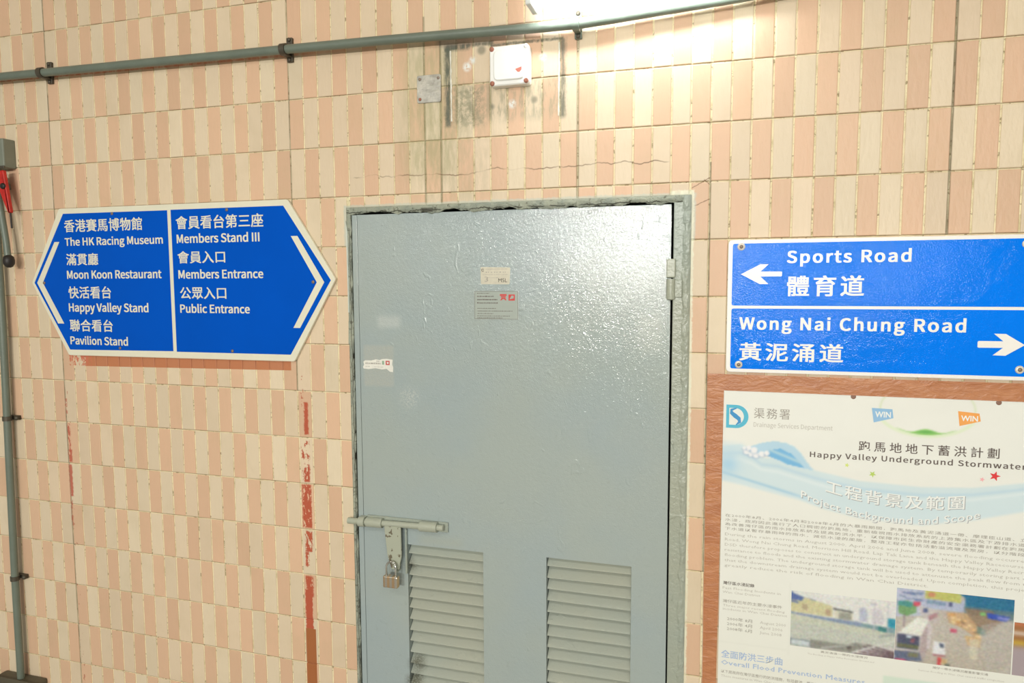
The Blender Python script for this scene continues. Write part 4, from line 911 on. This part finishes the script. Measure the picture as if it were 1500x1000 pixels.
for z, x in ((1.3060, -.2400), (.7060, -.2530)):
    s_ = MB(); s_.tube([(x, -.030, z - .008), (x, -.030, z + .008)], .0155, 18); s_.box(x - .030, x + .030, -.012, -.0004, z - .008, z + .008, .002)
    sd = s_.build('saddle_clamp', M['clamp'], vc)
    for dx in (.026, -.026):
        b_ = MB(); b_.lathe((x + dx, -.012, z), (0, -1, 0), [(0, .0085), (.006, .008), (.010, .004)], 12); q = b_.build('clamp_screw', M['clamp'], sd); q.location = (0, 0, 0)
db = empty('junction_box', (-.262, 0, .10)); tag(db, 'dark brownish box low on the wall under the vertical conduit', 'junction box')
MB().box(-.365, -.162, -.045, 0, .12, .318, .006).build('box_body', M['darkbox'], db)
MB().box(-.369, -.158, -.052, -.045, .30, .322, .002).build('lid_rim', M['darkbox'], db)
# grey box, red lever and hanging rod at the left edge
gb = empty('switch_box', (-.19, 0, 2.19)); tag(gb, 'grey wall box at the left edge below the conduit, above a red lever', 'switch box')
MB().box(-.270, -.158, -.045, 0, 2.1955, 2.2950, .004).build('box_body', M['greybox'], gb)
MB().box(-.273, -.155, -.049, -.043, 2.1920, 2.2010, .002).build('lid_rim', M['clamp'], gb)
rl = empty('pull_lever', (-.165, 0, 1.87)); tag(rl, 'red lever with a grey bent rod ending in a dark knob, at the left edge', 'lever')
MB().prism(roundpoly([(-.190, 2.180), (-.158, 2.186), (-.148, 2.120), (-.136, 2.040), (-.146, 2.036), (-.166, 2.080), (-.182, 2.120)], .006, 3), -.052, -.040, .002).build('lever_arm', M['red'], rl)
MB().lathe((-.160, -.052, 2.130), (0, -1, 0), [(0, .011), (.004, .010), (.006, .005)], 16).build('pivot_bolt', M['black'], rl)
MB().tube([(-.195, -.046, 2.17), (-.188, -.048, 2.08), (-.176, -.048, 2.00), (-.168, -.048, 1.94), (-.163, -.048, 1.87)], .0105, 14).build('rod', M['conduit'], rl)
MB().tube([(-.143, -.046, 2.05), (-.140, -.046, 1.985)], .003, 8).build('wire', M['black'], rl)
MB().lathe((-.1610, -.048, 1.8870), (0, 0, -1), [(-.006, .008), (0, .0155), (.012, .018), (.024, .0175), (.034, .012), (.038, .005)], 18).build('knob', M['black'], rl)
MB().box(-.205, -.190, -.040, 0, 2.125, 2.145, .002).build('bracket', M['greybox'], rl)

# ------------------------------------------------------------------ lamps
m, t, b = newmat('lit_diffuser'); b.inputs['Base Color'].default_value = (1, 1, 1, 1); b.inputs['Emission Color'].default_value = (.93, .98, 1, 1); b.inputs['Emission Strength'].default_value = 42; M['lit'] = m
M['lamp'] = simple('white_lamp_housing', (225, 228, 226), .4)
wl = empty('wall_lamp', (2.02, 0, 2.49)); tag(wl, 'glowing fluorescent tube lamp on the wall above the conduit and door', 'lamp')
MB().box(1.735, 2.305, -.050, 0, 2.560, 2.620, .004).build('housing', M['lamp'], wl)
MB().tube([(1.750, -.100, 2.520), (2.290, -.100, 2.520)], .0135, 20).build('tube', M['lit'], wl)
for x in (1.742, 2.298): MB().box(x - .008, x + .008, -.118, -.040, 2.503, 2.566, .003).build('tube_holder', M['lamp'], wl)
LB = ('far batten lamp behind the viewpoint, the one facing the door', 'far batten lamp behind the viewpoint, the lower one facing the poster', 'far batten lamp behind the viewpoint, facing the hexagonal sign', 'ceiling batten lamp near the wall, in front of the hexagonal sign', 'ceiling batten lamp near the wall, in front of the poster')
for k, (fx, fy, fz) in enumerate([f[:3] for f in FAR] + NEAR):
    cl = empty('ceiling_lamp', (fx, fy, fz + .02)); tag(cl, 'white ' + LB[k], 'lamp', 'batten lamps of the passage')
    if k < 3:
        MB().box(fx - .65, fx + .65, fy - .10, fy - .012, fz, fz + .10, .004).build('housing', M['lamp'], cl)
        for dx in (-.5, .5): MB().tube([(fx + dx, fy - .05, fz + .10), (fx + dx, fy - .05, 3.0)], .006, 8).build('stem', M['lamp'], cl)
    else: MB().box(fx - .65, fx + .65, fy - .05, fy + .05, fz + .015, 3.0, .004).build('housing', M['lamp'], cl)
